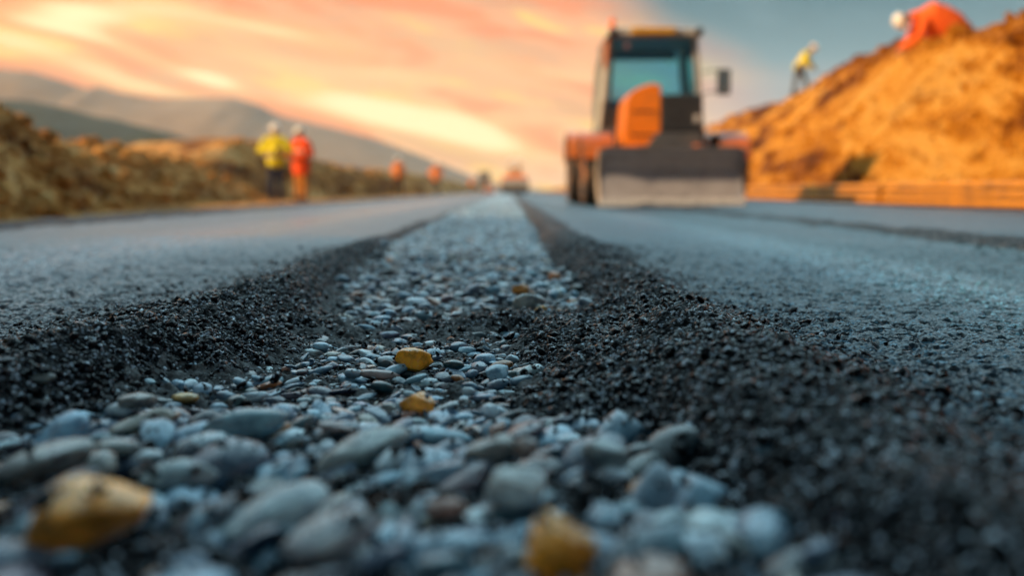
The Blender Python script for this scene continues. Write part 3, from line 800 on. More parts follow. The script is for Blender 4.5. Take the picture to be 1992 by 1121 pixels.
M['grille'] = simple('grille', (.018, .02, .024), .45, var=.2)
M['yellowlamp'] = simple('amber_lens', (.62, .36, .03), .25, var=.1)
M['orangelens'] = simple('orange_lens', (.95, .22, .02), .2, var=.05)
M['seat'] = simple('seat_vinyl', (.05, .055, .06), .6); M['pink'] = simple('sticker_pink', (.55, .22, .33), .5); M['white'] = simple('white_paint', (.78, .78, .74), .4, var=.06)
def glass(name, tint, gl=.22):
    m = bpy.data.materials.new(name); N = NT(m)
    out = N.n('ShaderNodeOutputMaterial'); t = N.n('ShaderNodeBsdfTransparent'); t.inputs[0].default_value = (*tint, 1)
    g = N.n('ShaderNodeBsdfGlossy'); g.inputs['Roughness'].default_value = .06; g.inputs[0].default_value = (.75, .95, .95, 1)
    fr = N.n('ShaderNodeFresnel'); fr.inputs[0].default_value = 1.5
    mx = N.n('ShaderNodeMixShader'); N.l(N.math('ADD', fr.outputs[0], gl - .04, clamp=True), mx.inputs[0]); N.l(t.outputs[0], mx.inputs[1]); N.l(g.outputs[0], mx.inputs[2])
    N.l(mx.outputs[0], out.inputs[0]); return m
M['glass'] = glass('tinted_glass', (.62, .88, 1.0), .07)
M['mirror'] = simple('mirror_face', (.5, .52, .52), .15, metal=1, var=.05)
B = empty('bulldozer', (2.68, 16.3, .015))
tag(B, 'orange bulldozer with a wide steel blade and glass cab standing on the right lane', 'bulldozer')
def lx(px, Y): return (px - 988) / FPX * Y - 2.68
def lz(py, Y): return CAMH + (370 - py) / FPX * Y - .015
# blade: concave curved mouldboard, face towards -y
prof_o, prof_i = [], []
for k in range(31):
    t = k / 30; z = .10 + .82 * t; y = .34 * (math.sin(PI * t) ** 1.0) * .9 + .02 - .10 * t ** 2
    prof_i.append((y, z)); prof_o.append((y + .05, z))
MB().prism(prof_i + prof_o[::-1], -1.16, 1.16, 'x').build('blade', M['steel'], B, False, .006)
m = MB(); m.prism([(-.03, .0), (-.005, -.005), (.055, .11), (.02, .125)], -1.20, 1.20, 'x'); eg = m.build('cutting_edge', M['edge'], B, False, .004)
for k in range(26):
    xk = -1.16 + 2.32 * k / 25
    m = MB(); m.hexa([(xk - .026, -.05, .0), (xk + .026, -.05, .0), (xk + .026, .01, .0), (xk - .026, .01, .0), (xk - .02, -.018, .125), (xk + .02, -.018, .125), (xk + .02, .03, .125), (xk - .02, .03, .125)])
    m.build('cutting_tooth', M['edge'], B, False, .003)
for sx in (-1, 1):
    pr = [(q[0] - .035, q[1]) for q in prof_i] + [(q[0] + .09, q[1]) for q in prof_o[::-1]]
    a = sx * 1.163; b = sx * 1.21
    MB().prism(pr, min(a, b), max(a, b), 'x').build('blade_end_plate', M['cream'] if sx < 0 else M['steel'], B, False, .008)
m = MB(); m.box(-1.12, 1.12, -.02, .07, .921, .965); m.build('blade_top_rail', M['bluegrey'], B, False, .008)
for sx in (-.55, .55):
    MB().tube([(sx, .44, .5), (sx * 1.05, 1.3, .62)], [.08, .09], n=10).build('push_arm', M['bluegrey'], B, True)
    MB().tube([(sx * .55, .34, .78), (sx * .6, .9, 1.12)], [.045, .06], n=10).build('lift_cylinder', M['edge'], B, True)
for sx in (-.35, -.2, .35): MB().tube([(sx, .40, .80), (sx * 1.1, .62, 1.0), (sx * .9, .95, .92)], .016, n=8).build('hydraulic_hose', M['dark'], B, True)
for sx in (-1, 1):
    m = MB(); m.hexa([(sx * .50 - .06, .42, .60), (sx * .50 + .06, .42, .60), (sx * .46 + .06, .95, .70), (sx * .46 - .06, .95, .70), (sx * .50 - .06, .36, .99), (sx * .50 + .06, .36, .99), (sx * .46 + .06, .98, 1.14), (sx * .46 - .06, .98, 1.14)]); m.build('lift_arm', M['orange_d'], B, False, .02)
# wheels: local y of axle
def wheel(xc, yc, rad, wid):
    r = empty('wheel', (xc, yc, rad)); r.parent = B
    w = wid / 2
    t = MB().lathe([(-w * .75, rad * .55), (-w, rad * .68), (-w, rad * .86), (-w * .86, rad * .955), (-w * .5, rad * .975), (w * .5, rad * .975), (w * .86, rad * .955), (w, rad * .86), (w, rad * .68), (w * .75, rad * .55), (-w * .75, rad * .55)], (0, 0, 0), 'x', 40)
    for k in range(22):
        for sd in (-1, 1):
            a0 = 2 * PI * (k + (.5 if sd > 0 else 0)) / 22
            vs = []
            for (t0, da) in ((0.02 * sd, .13), (w * .98 * sd, 0)):
                for rr in (rad * .955, rad * 1.015 if abs(t0) < w * .5 else rad * .985):
                    for hw in (-.042, .042):
                        a = a0 + da + hw; vs.append((t0, rr * math.cos(a), rr * math.sin(a)))
            t.add(vs, [(0, 1, 3, 2), (4, 6, 7, 5), (0, 4, 5, 1), (2, 3, 7, 6), (0, 2, 6, 4), (1, 5, 7, 3)])
    t.build('tyre', M['rubber'], r, False)
    MB().lathe([(-w * .78, 0), (-w * .78, rad * .2), (-w * .45, rad * .25), (-w * .4, rad * .45), (-w * .8, rad * .5), (-w * .8, rad * .57), (w * .8, rad * .57), (w * .8, rad * .5), (w * .4, rad * .45), (w * .45, rad * .25), (w * .78, rad * .2), (w * .78, 0)], (0, 0, 0), 'x', 32).build('rim', M['orange'], r, False, .004)
for (xc, yc, rd, wd) in ((-1.16, 1.15, .62, .46), (1.16, 1.15, .62, .46), (-1.22, 3.75, .70, .52), (1.22, 3.75, .70, .52)): wheel(xc, yc, rd, wd)
# chassis
m = MB(); m.box(-.78, .78, .75, 4.5, .45, .95); m.build('chassis', M['bluegrey'], B, False, .03)
MB().tube([(-1.0, 1.15, .6), (1.0, 1.15, .6)], .1, n=12).build('axle', M['dark'], B, True)
MB().tube([(-1.0, 3.75, .66), (1.0, 3.75, .66)], .1, n=12).build('axle', M['dark'], B, True)
# fenders: arched orange plates
def fender(sx, yc, rad, w, back):
    m = MB(); po, pi_ = [], []
    for k in range(13):
        a = math.radians(18 + 150 * k / 12)
        po.append((yc - math.cos(a) * (rad + .13), rad + math.sin(a) * (rad + .09))); pi_.append((yc - math.cos(a) * (rad + .09), rad + math.sin(a) * (rad + .05)))
    x0, x1 = sorted((sx * .90, sx * (.90 + w)))
    m.prism(po + pi_[::-1], x0, x1, 'x'); return m.build('fender', M['orange_d'], B, False, .012)
for sx in (-1, 1): fender(sx, 3.75, .66, .62, True); fender(sx, 1.15, .58, .52, False)
# hood: rounded orange cheek on the left, grille on the right of the nose
H0, H1 = .55, 1.9
xl, xm, xr = lx(1214, 16.9), lx(1282, 16.9), lx(1361, 16.9)
zb, zt, zg = lz(288, 16.9), lz(172, 16.9), lz(186, 16.9)
pr = [(xl - .02, zb), (xm, zb), (xm, zt + .02), (xm - .16, zt + .05), (xm - .34, zt + .0), (xl + .09, zt - .09), (xl + .02, zt - .22), (xl - .02, zt - .7)]
MB().prism(pr, H0 + .03, H1, 'y').build('hood', M['orange'], B, False, .018)
m = MB(); m.box(xl + .10, xm - .08, H0 + .012, H0 + .026, zb + .20, zb + .225); m.box(xl + .10, xm - .08, H0 + .012, H0 + .026, zt - .42, zt - .40); m.build('hood_vent', M['dark'], B)
gr_ = MB(); gr_.box(xm + .004, xr, H0, H1, zb + .26, zg, 0); gp = gr_.build('grille_housing', M['grille'], B, False, .025)
m = MB()
for k in range(17):
    x0 = xm + .03 + k * (xr - xm - .06) / 16; m.box(x0 - .006, x0 + .006, H0 - .022, H0 - .003, zb + .30, zg - .04)
for k in range(11):
    z0 = zb + .30 + k * (zg - .04 - zb - .30) / 10; m.box(xm + .02, xr - .02, H0 - .034, H0 - .024, z0 - .007, z0 + .007)
m.build('grille_mesh', M['bluegrey'], B)
m = MB(); m.box(xr - .14, xr - .05, H0 - .05, H0 - .036, lz(238, 16.9), lz(226, 16.9)); m.box(xr - .14, xr - .125, H0 - .05, H0 - .036, lz(244, 16.9), lz(238.3, 16.9)); m.build('latch', M['edge'], B)
m = MB(); m.hexa([(xl + .25, H0 - .04, zb - .10), (xr + .03, H0 - .04, zb - .10), (xr + .03, H0 + .5, zb - .10), (xl + .25, H0 + .5, zb - .10), (xm - .05, H0 - .02, zb + .255), (xr - .01, H0 - .02, zb + .255), (xr - .01, H0 + .5, zb + .255), (xm - .05, H0 + .5, zb + .255)])
m.build('nose_plate', M['bluegrey'], B, False, .02)
m = MB(); m.box(xr + .003, xr + .03, H0 + .1, H1, zb + .3, zg - .05); m.build('side_panel', M['orange_d'], B, False, .01)
# cab
Yc = 18.0; c0 = Yc - 16.3; c1 = c0 + 1.75
zc0, zc1 = lz(292, Yc), lz(78, Yc)
bl, br = lx(1176, Yc), lx(1366, Yc); tl_, tr_ = lx(1184, Yc), lx(1352, Yc)
zs = lz(246, Yc)
m = MB(); m.box(bl - .05, br + .02, c0 + .01, c1 + .35, zc0 - .25, zs - .04); m.build('cab_base', M['bluegrey'], B, False, .03)
def post(name, a, b, w, mat, d=.09):
    m = MB(); ax, ay, az = a; bx, by, bz = b
    m.hexa([(ax - w / 2, ay - d / 2, az), (ax + w / 2, ay - d / 2, az), (ax + w / 2, ay + d / 2, az), (ax - w / 2, ay + d / 2, az),
            (bx - w / 2, by - d / 2, bz), (bx + w / 2, by - d / 2, bz), (bx + w / 2, by + d / 2, bz), (bx - w / 2, by + d / 2, bz)])
    return m.build(name, mat, B, False, .015)
fr = c0 + .06; bk = c1
post('cab_pillar', (bl + .03, fr, zs - .06), (tl_ + .04, fr + .06, zc1), .08, M['dark'])
post('cab_pillar', (br - .04, fr, zs - .06), (tr_ - .04, fr + .06, zc1), .10, M['cabgrey'])
post('cab_pillar', (bl - .03, bk, zs - .06), (tl_ + .0, bk - .04, zc1), .12, M['cabgrey'])
post('cab_pillar', (br - .0, bk, zs - .06), (tr_ - .02, bk - .04, zc1), .12, M['cabgrey'])
# door post / light panel on the left flank with a rust top
post('door_panel', (bl - .085, c0 + .42, zs - .04), (tl_ - .045, c0 + .46, lz(130, Yc)), .035, M['cream'], .62)
post('upper_side_panel', (tl_ - .05, c0 + .46, lz(129.5, Yc)), (tl_ - .02, c0 + .48, zc1 - .02), .035, M['orange_d'], .62)
# roof
m = MB(); m.hexa([(tl_ - .10, c0 - .12, zc1), (tr_ + .08, c0 - .12, zc1), (tr_ + .08, c1 + .1, zc1), (tl_ - .10, c1 + .1, zc1),
                  (tl_ + .02, c0 - .02, zc1 + .17), (tr_ - .04, c0 - .02, zc1 + .17), (tr_ - .04, c1, zc1 + .17), (tl_ + .02, c1, zc1 + .17)])
m.build('cab_roof', M['cabgrey'], B, False, .05)
m = MB(); m.box(lx(1222, Yc), lx(1306, Yc), c0 - .17, c0 - .075, zc1 + .03, zc1 + .15); m.build('roof_light_bar', M['yellowlamp'], B, False, .02)
for xx in (tl_ + .03, tr_ - .01):
    rl = MB().lathe([(-.03, 0), (-.03, .065), (.03, .075), (.06, .04), (.06, 0)], (xx, c0 - .16, zc1 + .07), 'y', 20).build('work_lamp', M['dark'], B, True)
m = MB(); m.lathe([(0, 0), (0, .07), (.04, .07), (.04, .055), (.20, .05), (.23, .03), (.235, 0)], (lx(1188, Yc), c0 + .05, zc1 + .12), 'z', 24); m.build('beacon', M['orangelens'], B, True)
# glass
def pane(name, q, th=.008):
    q = [Vector(a) for a in q]; n = (q[1] - q[0]).cross(q[2] - q[0]).normalized() * th
    m = MB(); m.hexa([q[0], q[1], q[1] + n, q[0] + n, q[3], q[2], q[2] + n, q[3] + n]); return m.build(name, M['glass'], B)
pane('windscreen', [(bl + .072, fr - .01, zs - .05), (br - .092, fr - .01, zs - .05), (tr_ - .092, fr + .05, zc1 - .003), (tl_ + .083, fr + .05, zc1 - .003)])
pane('rear_window', [(bl + .04, bk - .01, zs - .05), (br - .065, bk - .01, zs - .05), (tr_ - .085, bk - .05, zc1 - .003), (tl_ + .065, bk - .05, zc1 - .003)])
pane('side_window', [(br + .0, fr + .05, zs - .05), (br + .03, bk - .065, zs - .05), (tr_ + .0, bk - .11, zc1 - .003), (tr_ - .03, fr + .12, zc1 - .003)])
pane('side_window', [(bl - .05, c0 + .76, zs - .05), (bl - .06, bk - .065, zs - .05), (tl_ - .02, bk - .11, zc1 - .003), (tl_ - .01, c0 + .80, zc1 - .003)])
m = MB(); m.box(bl + .0, br - .0, bk + .02, bk + .06, zs - .05, lz(180, Yc)); m.build('rear_wall', M['bluegrey'], B)
m = MB(); m.box(tl_ + .07, tr_ - .09, bk + .02, bk + .06, lz(98, Yc), zc1 - .003); m.build('rear_header', M['bluegrey'], B)
m = MB(); m.box(-.33, .17, c0 + .85, c0 + 1.35, zs - .04, zs + .10); m.box(-.31, .15, c0 + 1.3, c0 + 1.42, zs + .1, zs + .75); m.build('driver_seat', M['seat'], B, False, .04)
m = MB(); m.tube([(-.08, c0 + .18, zs - .04), (-.08, c0 + .42, zs + .42)], .035, n=10)
pts = [(-.08 + .19 * math.cos(a), c0 + .43 + .09 * math.sin(a), zs + .43 + .16 * math.sin(a)) for a in [2 * PI * k / 20 for k in range(21)]]
m.tube(pts, .018, n=8, caps=False); m.build('steering_wheel', M['white'], B, True)
ring = [(lx(1217, Yc) + .055 * math.cos(a), fr - .004 + .044, lz(93, Yc) + .055 * math.sin(a)) for a in [2 * PI * k / 24 for k in range(24)]]
m = MB(); yy = fr + .036
m.prism([(p_[0], p_[2]) for p_ in ring], yy - .006, yy - .002, 'y'); st = m.build('windscreen_sticker', M['pink'], B)
m = MB(); cxs, czs = lx(1217, Yc), lz(93, Yc)
m.prism([(cxs + .036 * math.cos(a), czs + .036 * math.sin(a)) for a in [2 * PI * k / 20 for k in range(20)]], yy - .012, yy - .008, 'y'); m.build('sticker_centre', M['white'], st)
# mirror on the right with two stay bars
Ym = 17.75; my = Ym - 16.3
mx0, mx1 = lx(1390, Ym), lx(1416, Ym); mz0, mz1 = lz(187, Ym), lz(138, Ym)
mr = MB(); mr.box(mx0, mx1, my, my + .07, mz0, mz1); mo = mr.build('side_mirror', M['dark'], B, False, .025)
m = MB(); m.box(mx0 + .03, mx1 - .03, my - .006, my - .002, mz0 + .04, mz1 - .04); m.build('mirror_glass', M['mirror'], mo)
for zz in (mz1 - .03, mz0 + .04):
    MB().tube([(br - .03, fr - .01, zz), ((br + mx0) / 2, my + .04, zz + .01), (mx0 + .02, my + .04, zz)], .013, n=8).build('mirror_bracket', M['dark'], B, True)
# left grab rail, steps and exhaust
MB().tube([(bl - .16, c0 + .3, zs - .2), (bl - .20, c0 + .3, zs + .4), (tl_ - .22, c0 + .3, zs + 1.1), (tl_ - .06, c0 + .3, zc1 + .05)], .018, n=8).build('grab_rail', M['cabgrey'], B, True)
for k in range(2):
    m = MB(); m.box(-1.12, -.84, 1.95 + .1 * k, 2.65, .55 + .3 * k, .60 + .3 * k); m.build('step', M['dark'], B, False, .01)
MB().lathe([(0, 0), (0, .05), (.7, .05), (.7, .035), (.5, .035), (.5, 0)], (.42, H0 + 1.0, zg - .01), 'z', 16).build('exhaust', M['dark'], B, True) if False else None
m = MB(); m.box(-.75, .75, c1 + .36, c1 + 1.0, .7, 1.75); m.build('rear_engine_cover', M['orange'], B, False, .06)

# ------------------------------------------------------------------ people
M['skin'] = simple('skin', (.42, .22, .13), .5, var=.1, spec=.3)
M['yellow_cloth'] = simple('hi_vis_yellow', (.80, .72, .02), .8, var=.1, bump=.4, bscale=25)
M['red_cloth'] = simple('hi_vis_red_orange', (.90, .09, .01), .8, var=.12, bump=.4, bscale=25)
M['stoop'] = simple('hi_vis_coat_orange', (.95, .14, .012), .8, var=.12, bump=.4, bscale=25)
M['orange_cloth'] = simple('hi_vis_orange', (.90, .24, .015), .8, var=.12, bump=.4, bscale=25)
M['navy'] = simple('navy_cloth', (.018, .03, .075), .85, bump=.4, bscale=25); M['tan'] = simple('ochre_trousers', (.52, .22, .04), .85, bump=.4, bscale=25)
M['greycloth'] = simple('grey_trousers', (.10, .11, .12), .85, bump=.4); M['brown'] = simple('brown_trousers', (.10, .06, .05), .85, bump=.4)
M['boot'] = simple('boot', (.04, .03, .025), .6); M['helmet'] = simple('helmet_white', (.82, .82, .78), .3, var=.04); M['reflect'] = simple('reflective_tape', (.62, .62, .55), .35)
M['eye'] = simple('eye', (.02, .015, .012), .2)
def V3(t): return Vector(t)
def person(loc, J, cloth, trous, lab, yaw=0, coat_len=0, scale=1.0, lod=.010, bulk=1.0, cat_group='road workers'):
    """J: joints in metres, figure faces -y.  hip chest neck head + look direction, sh/el/wr/kn/an pairs (left of picture first)"""
    r = empty('person', loc, yaw); r.scale = (scale,) * 3; tag(r, lab, 'person', cat_group)
    hip, chest, neck, head = [V3(J[k]) for k in ('hip', 'chest', 'neck', 'head')]
    look = V3(J['look']).normalized(); up = (head - neck).normalized(); side = up.cross(look).normalized(); look = side.cross(up).normalized()
    lat = (V3(J['sh'][1]) - V3(J['sh'][0])).normalized()
    body = MB()
    mid = (hip + chest) / 2
    body.tube([hip - (chest - hip) * .12, hip, mid, chest, chest + (neck - chest) * .55], [.15, .165, .14, .17, .13], lat, 16, [.68, .68, .68, .66, .6])
    body.tube([chest + (neck - chest) * .4, neck, neck + (head - neck) * .5], [.075, .058, .055], lat, 12)
    hd = MB()
    hd.ball((0, 0, .02), (.075, .092, .11), 12); hd.ball((0, -.012, -.035), (.058, .075, .075), 10)
    hd.tube([(0, -.085, .03), (0, -.108, -.012)], [.010, .016], n=8)           # nose
    hd.tube([(-.022, -.084, -.052), (.022, -.084, -.052)], [.009, .009], n=8)   # lips
    for q in (-1, 1): hd.ball((q * .076, .008, .0), (.012, .02, .032), 6)       # ears
    R = Matrix((side, -look, up)).transposed()
    R = Matrix(((side.x, -look.x, up.x), (side.y, -look.y, up.y), (side.z, -look.z, up.z)))
    body.add([head + R @ V3(v) for v in hd.v], hd.f)
    for i, q in enumerate((-1, 1)):
        sh, el, wr = V3(J['sh'][i]), V3(J['el'][i]), V3(J['wr'][i])
        body.tube([sh - lat * q * .03, (sh + el) / 2, el], [.06, .05, .041], None, 12); body.tube([el, el + (wr - el) * .35, wr], [.041, .044, .028], None, 12)
        hn, kn, an = hip + lat * q * .085, V3(J['kn'][i]), V3(J['an'][i])
        body.tube([hn, (hn + kn) / 2, kn], [.095, .08, .058], None, 12); body.tube([kn, kn + (an - kn) * .35, an], [.058, .058, .038], None, 12)
        toe = V3(J.get('toe', ((0, -1, 0), (0, -1, 0)))[i]); toe.normalize()
        body.tube([an + V3((0, 0, -.03)) - toe * .03, an + toe * .15 + V3((0, 0, -.05))], [.038, .034], None, 10)
        # hand: palm, four fingers of unequal length with a bend, thumb from the side
        d = (wr - el).normalized(); pn = V3(J.get('palm', ((0, 1, 0), (0, 1, 0)))[i]); pn = (pn - d * pn.dot(d)).normalized(); sd = d.cross(pn)
        body.tube([wr, wr + d * .045, wr + d * .085], [.026, .036, .036], sd, 10, .42)
        for f_, (off, ln) in enumerate(((-.027, .062), (-.009, .074), (.009, .070), (.026, .056))):
            b0 = wr + d * .085 + sd * off; b1 = b0 + d * ln * .5 + pn * ln * .12; b2 = b1 + d * ln * .32 + pn * ln * .34
            body.tube([b0, b1, b2], [.009, .0085, .0075], None, 8)
        t0 = wr + d * .03 - sd * .026 * q; t1 = t0 + d * .025 - sd * .028 * q + pn * .012; body.tube([t0, t1, t1 + d * .03 + pn * .008], [.012, .0105, .009], None, 8)
    link('body', fuse(body, 'body', lod * .55), M['skin'], r)
    for q in (-1, 1):
        e = MB(); e.ball(head + R @ V3((q * .03, -.088, .012)), .011, 6); e.build('eye', M['eye'], r, True)
    jk = MB(); dn = (chest - hip)
    if coat_len < 0: jk.tube([hip + dn * coat_len, hip, mid, chest, chest + (neck - chest) * .6], [.25, .28, .28, .26, .14], lat, 16, [.95, 1.0, 1.0, .9, .7])
    elif coat_len: jk.tube([hip - V3((0, 0, coat_len)), hip, mid, chest, chest + (neck - chest) * .6], [.20, .205, .19, .205, .12], lat, 16, [.8, .8, .78, .74, .7])
    else: jk.tube([hip - dn * .15, mid, chest, chest + (neck - chest) * .6], [.185, .18, .205, .12], lat, 16, [.78, .78, .74, .7])
    jk.tube([chest + (neck - chest) * .6, neck + (neck - chest) * .06], [.10, .078], lat, 12, .9)
    for i, q in enumerate((-1, 1)):
        sh, el, wr = V3(J['sh'][i]), V3(J['el'][i]), V3(J['wr'][i])
        jk.tube([sh - lat * q * .04, (sh + el) / 2, el], [.088, .074, .066], None, 12); jk.tube([el, (el + wr) / 2, wr - (wr - el) * .08], [.066, .062, .050], None, 12)
    if bulk != 1:
        ax = (hip + chest) / 2
        jk.v = [(ax.x + (v[0] - ax.x) * bulk, ax.y + (v[1] - ax.y) * bulk, v[2]) for v in jk.v]
    jo = link('jacket', fuse(jk, 'jacket', lod), cloth, r)
    for tt in (.25, .72):
        c = hip + dn * tt; band = MB()
        band.tube([c - dn.normalized() * .025, c + dn.normalized() * .025], [.212 * bulk, .212 * bulk], lat, 20, .80, caps=False); band.build('reflective_band', M['reflect'], jo, True)
    tr = MB()
    tr.tube([hip + dn * .12, hip, hip - dn.normalized() * .06], [.165, .175, .15], lat, 14, .78)
    for i, q in enumerate((-1, 1)):
        hn, kn, an = hip + lat * q * .085, V3(J['kn'][i]), V3(J['an'][i])
        tr.tube([hn, (hn + kn) / 2, kn], [.112, .098, .080], None, 12); tr.tube([kn, (kn + an) / 2, an + (kn - an) * .08], [.080, .074, .068], None, 12)
    link('trousers', fuse(tr, 'trousers', lod), trous, r)
    for i in range(2):
        an = V3(J['an'][i]); toe = V3(J.get('toe', ((0, -1, 0), (0, -1, 0)))[i]); toe.normalize(); b = MB()
        b.tube([an + V3((0, 0, .08)), an + V3((0, 0, -.02))], [.055, .056], None, 12); b.tube([an + V3((0, 0, -.045)) - toe * .05, an + toe * .17 + V3((0, 0, -.055))], [.052, .046], None, 12)
        link('boot', fuse(b, 'boot', lod), M['boot'], r)
    hm = MB()
    prof = [(.0, .125), (.035, .122), (.075, .108), (.11, .075), (.128, .035), (.132, 0)]
    hm.lathe([(.0, 0), (0, .118)] + prof, (0, 0, .045), 'z', 28)
    hm.tube([(0, -.05, .045), (0, -.155, .040)], [.10, .075], (1, 0, 0), 14, .12)
    hm.tube([(0, -.11, .10), (0, 0, .185), (0, .10, .11)], [.014, .016, .014], (1, 0, 0), 8)
    ho = MB(); ho.add([head + R @ V3((v[0], v[1] * 1.12, v[2])) for v in hm.v], hm.f); ho.build('hard_hat', M['helmet'], r, True)
    return r
def stand(**k):
    J = dict(hip=(0, 0, .95), chest=(0, 0, 1.30), neck=(0, 0, 1.50), head=(0, -.015, 1.635), look=(0, -1, 0), sh=((-.19, 0, 1.43), (.19, 0, 1.43)),
             el=((-.25, .02, 1.14), (.25, .02, 1.14)), wr=((-.24, -.08, .89), (.24, -.08, .89)), kn=((-.10, -.02, .50), (.10, -.02, .50)), an=((-.11, 0, .09), (.11, 0, .09)), palm=((1, 0, 0), (-1, 0, 0)))
    J.update(k); return J
def on_ground(px, Y, side=-1):
    x = (px - 988) / FPX * Y; return (x, Y, float(bank_z(np.array([x]), np.array([Y]), side)[0]))
folded = dict(el=((-.29, -.06, 1.17), (.29, -.06, 1.17)), wr=((.06, -.25, 1.17), (-.06, -.26, 1.11)), palm=((0, 1, 0), (0, 1, 0)))
person(on_ground(541, 23.4), stand(look=(.15, -1, -.35), head=(0, -.03, 1.63), **folded), M['yellow_cloth'], M['navy'], 'worker in a yellow jacket and navy trousers with folded arms on the left verge', .1, bulk=1.2)
person(on_ground(589, 24.6), stand(look=(-.8, -.6, -.3), **{'el': ((-.23, -.10, 1.15), (.25, .05, 1.14)), 'wr': ((-.12, -.28, 1.08), (.10, -.22, 1.05))}), M['red_cloth'], M['tan'], 'worker in a long red orange coat standing behind the yellow jacketed worker', -.5, .22, bulk=1.15)
person(on_ground(776, 52), stand(look=(-.2, -1, -.2), kn=((-.13, -.04, .5), (.13, 0, .5)), an=((-.16, 0, .09), (.15, .03, .09))), M['orange_cloth'], M['brown'], 'slim worker in an orange jacket standing alone at the left verge', .1, 0, 1.1, .018)
person(on_ground(849, 62), stand(look=(.3, -1, -.2), el=((-.36, .02, 1.15), (.36, .02, 1.15)), wr=((-.20, -.16, .98), (.20, -.16, .98)), hip=(0, .02, .92)), M['orange_cloth'], M['greycloth'], 'broad worker in an orange jacket with hands on hips, second from the road end', 0, .10, 1.12, .018)
person(on_ground(918, 118), stand(), M['orange_cloth'], M['brown'], 'farthest worker in orange, tiny beside the vanishing left verge', 0, .1, 1.0, .03)
# stooping worker on the ridge at right, reaching down to the left
wY = 20.2
wz = P(1790, 100, wY).z
bend = dict(hip=(.36, 0, .66), chest=(-.02, -.02, .86), neck=(-.24, -.03, .86), head=(-.40, -.03, .80), look=(-.3, -.25, -1), sh=((-.10, -.20, .80), (-.10, .20, .80)),
            el=((-.22, -.24, .52), (-.20, .24, .50)), wr=((-.42, -.16, .34), (-.40, .12, .32)), kn=((.16, -.14, .42), (.14, .14, .42)), an=((.34, -.14, .09), (.32, .14, .09)), toe=((-1, 0, 0), (-1, 0, 0)), palm=((0, 1, 0), (0, -1, 0)))
wy_x = (1790 - 988) / FPX * wY
person((wy_x, wY, 2.66), bend, M['stoop'], M['brown'], 'worker in an orange jacket stooping over the crest of the right bank', 0, -.35, 1.24)
lean = dict(hip=(-.06, 0, .93), chest=(.12, -.03, 1.20), neck=(.25, -.06, 1.36), head=(.34, -.07, 1.46), look=(.6, -.5, -.6), sh=((.06, -.19, 1.30), (.22, .17, 1.30)),
            el=((.08, -.26, 1.03), (.34, .16, 1.06)), wr=((.24, -.24, .84), (.46, .02, .86)), kn=((-.16, -.06, .52), (.16, -.04, .52)), an=((-.22, -.04, .09), (.20, 0, .09)), toe=((.6, -1, 0), (.6, -1, 0)), palm=((1, 0, 0), (-1, 0, 0)))
lY = 36.0; lp = P(1556, 186, lY)
person((lp.x, lY, lp.z), lean, M['yellow_cloth'], M['greycloth'], 'worker in a yellow vest leaning forward on the slope of the right bank', 0, 0, 1.12, .014)

# ------------------------------------------------------------------ far machine, truck and cones at the road end
Yr = 80.0; x0 = (1002 - 988) / FPX * Yr
R_ = empty('road_roller', (x0, Yr, .02)); tag(R_, 'small orange road roller with a white canopy far down the gravel strip', 'road roller')
MB().lathe([(-.85, 0), (-.85, .5), (.85, .5), (.85, 0)], (0, -.9, .5), 'x', 28).build('drum', M['cabgrey'], R_, False, .02)
for q in (-1, 1): MB().lathe([(-.18, 0), (-.18, .5), (.18, .5), (.18, 0)], (q * .75, 1.3, .5), 'x', 24).build('wheel', M['rubber'], R_, False, .03)
m = MB(); m.hexa([(-1.0, -1.0, .65), (1.0, -1.0, .65), (1.0, 2.0, .65), (-1.0, 2.0, .65), (-.75, -.7, 1.25), (.75, -.7, 1.25), (.75, 1.9, 1.25), (-.75, 1.9, 1.25)]); m.build('hood', M['orange'], R_, False, .1)
m = MB(); m.box(-.45, .45, .1, 1.1, 1.25, 1.75); m.build('cab', M['cream'], R_, False, .08)
for a in (-.42, .42):
    for b in (.15, 1.05): MB().tube([(a, b, 1.7), (a, b, 2.05)], .03, n=8).build('canopy_post', M['cabgrey'], R_, True)
m = MB(); m.hexa([(-.6, -.05, 2.05), (.6, -.05, 2.05), (.6, 1.25, 2.05), (-.6, 1.25, 2.05), (-.35, .15, 2.26), (.35, .15, 2.26), (.35, 1.05, 2.26), (-.35, 1.05, 2.26)]); m.build('canopy', M['white'], R_, False, .06)
Yt = 150.0; R_.scale = (1.2,) * 3; T = empty('dump_truck', ((942 - 988) / FPX * Yt, Yt, .02)); tag(T, 'grey dump truck far away at the end of the left lane', 'truck')
m = MB(); m.box(-.75, .75, -.9, .6, .7, 2.3, .08); m.build('cab', M['cabgrey'], T, False, .1)
m = MB(); m.hexa([(-.8, .7, 1.0), (.8, .7, 1.0), (.8, 4.5, 1.0), (-.8, 4.5, 1.0), (-.95, .6, 3.1), (.95, .6, 3.1), (.95, 4.7, 3.1), (-.95, 4.7, 3.1)]); m.build('tipper_body', M['cabgrey'], T, False, .03)
m = MB(); m.box(-.6, .6, -.915, -.88, 1.45, 2.05); m.build('windscreen', M['dark'], T, False, .01)
m = MB(); m.box(-.55, .55, -.8, 4.4, .55, .98); m.build('chassis', M['dark'], T)
for a in (-.7, .7):
    for b in (-.3, 2.6, 3.7): MB().lathe([(-.15, 0), (-.15, .45), (.15, .45), (.15, 0)], (a, b, .45), 'x', 22).build('wheel', M['rubber'], T, False, .03)
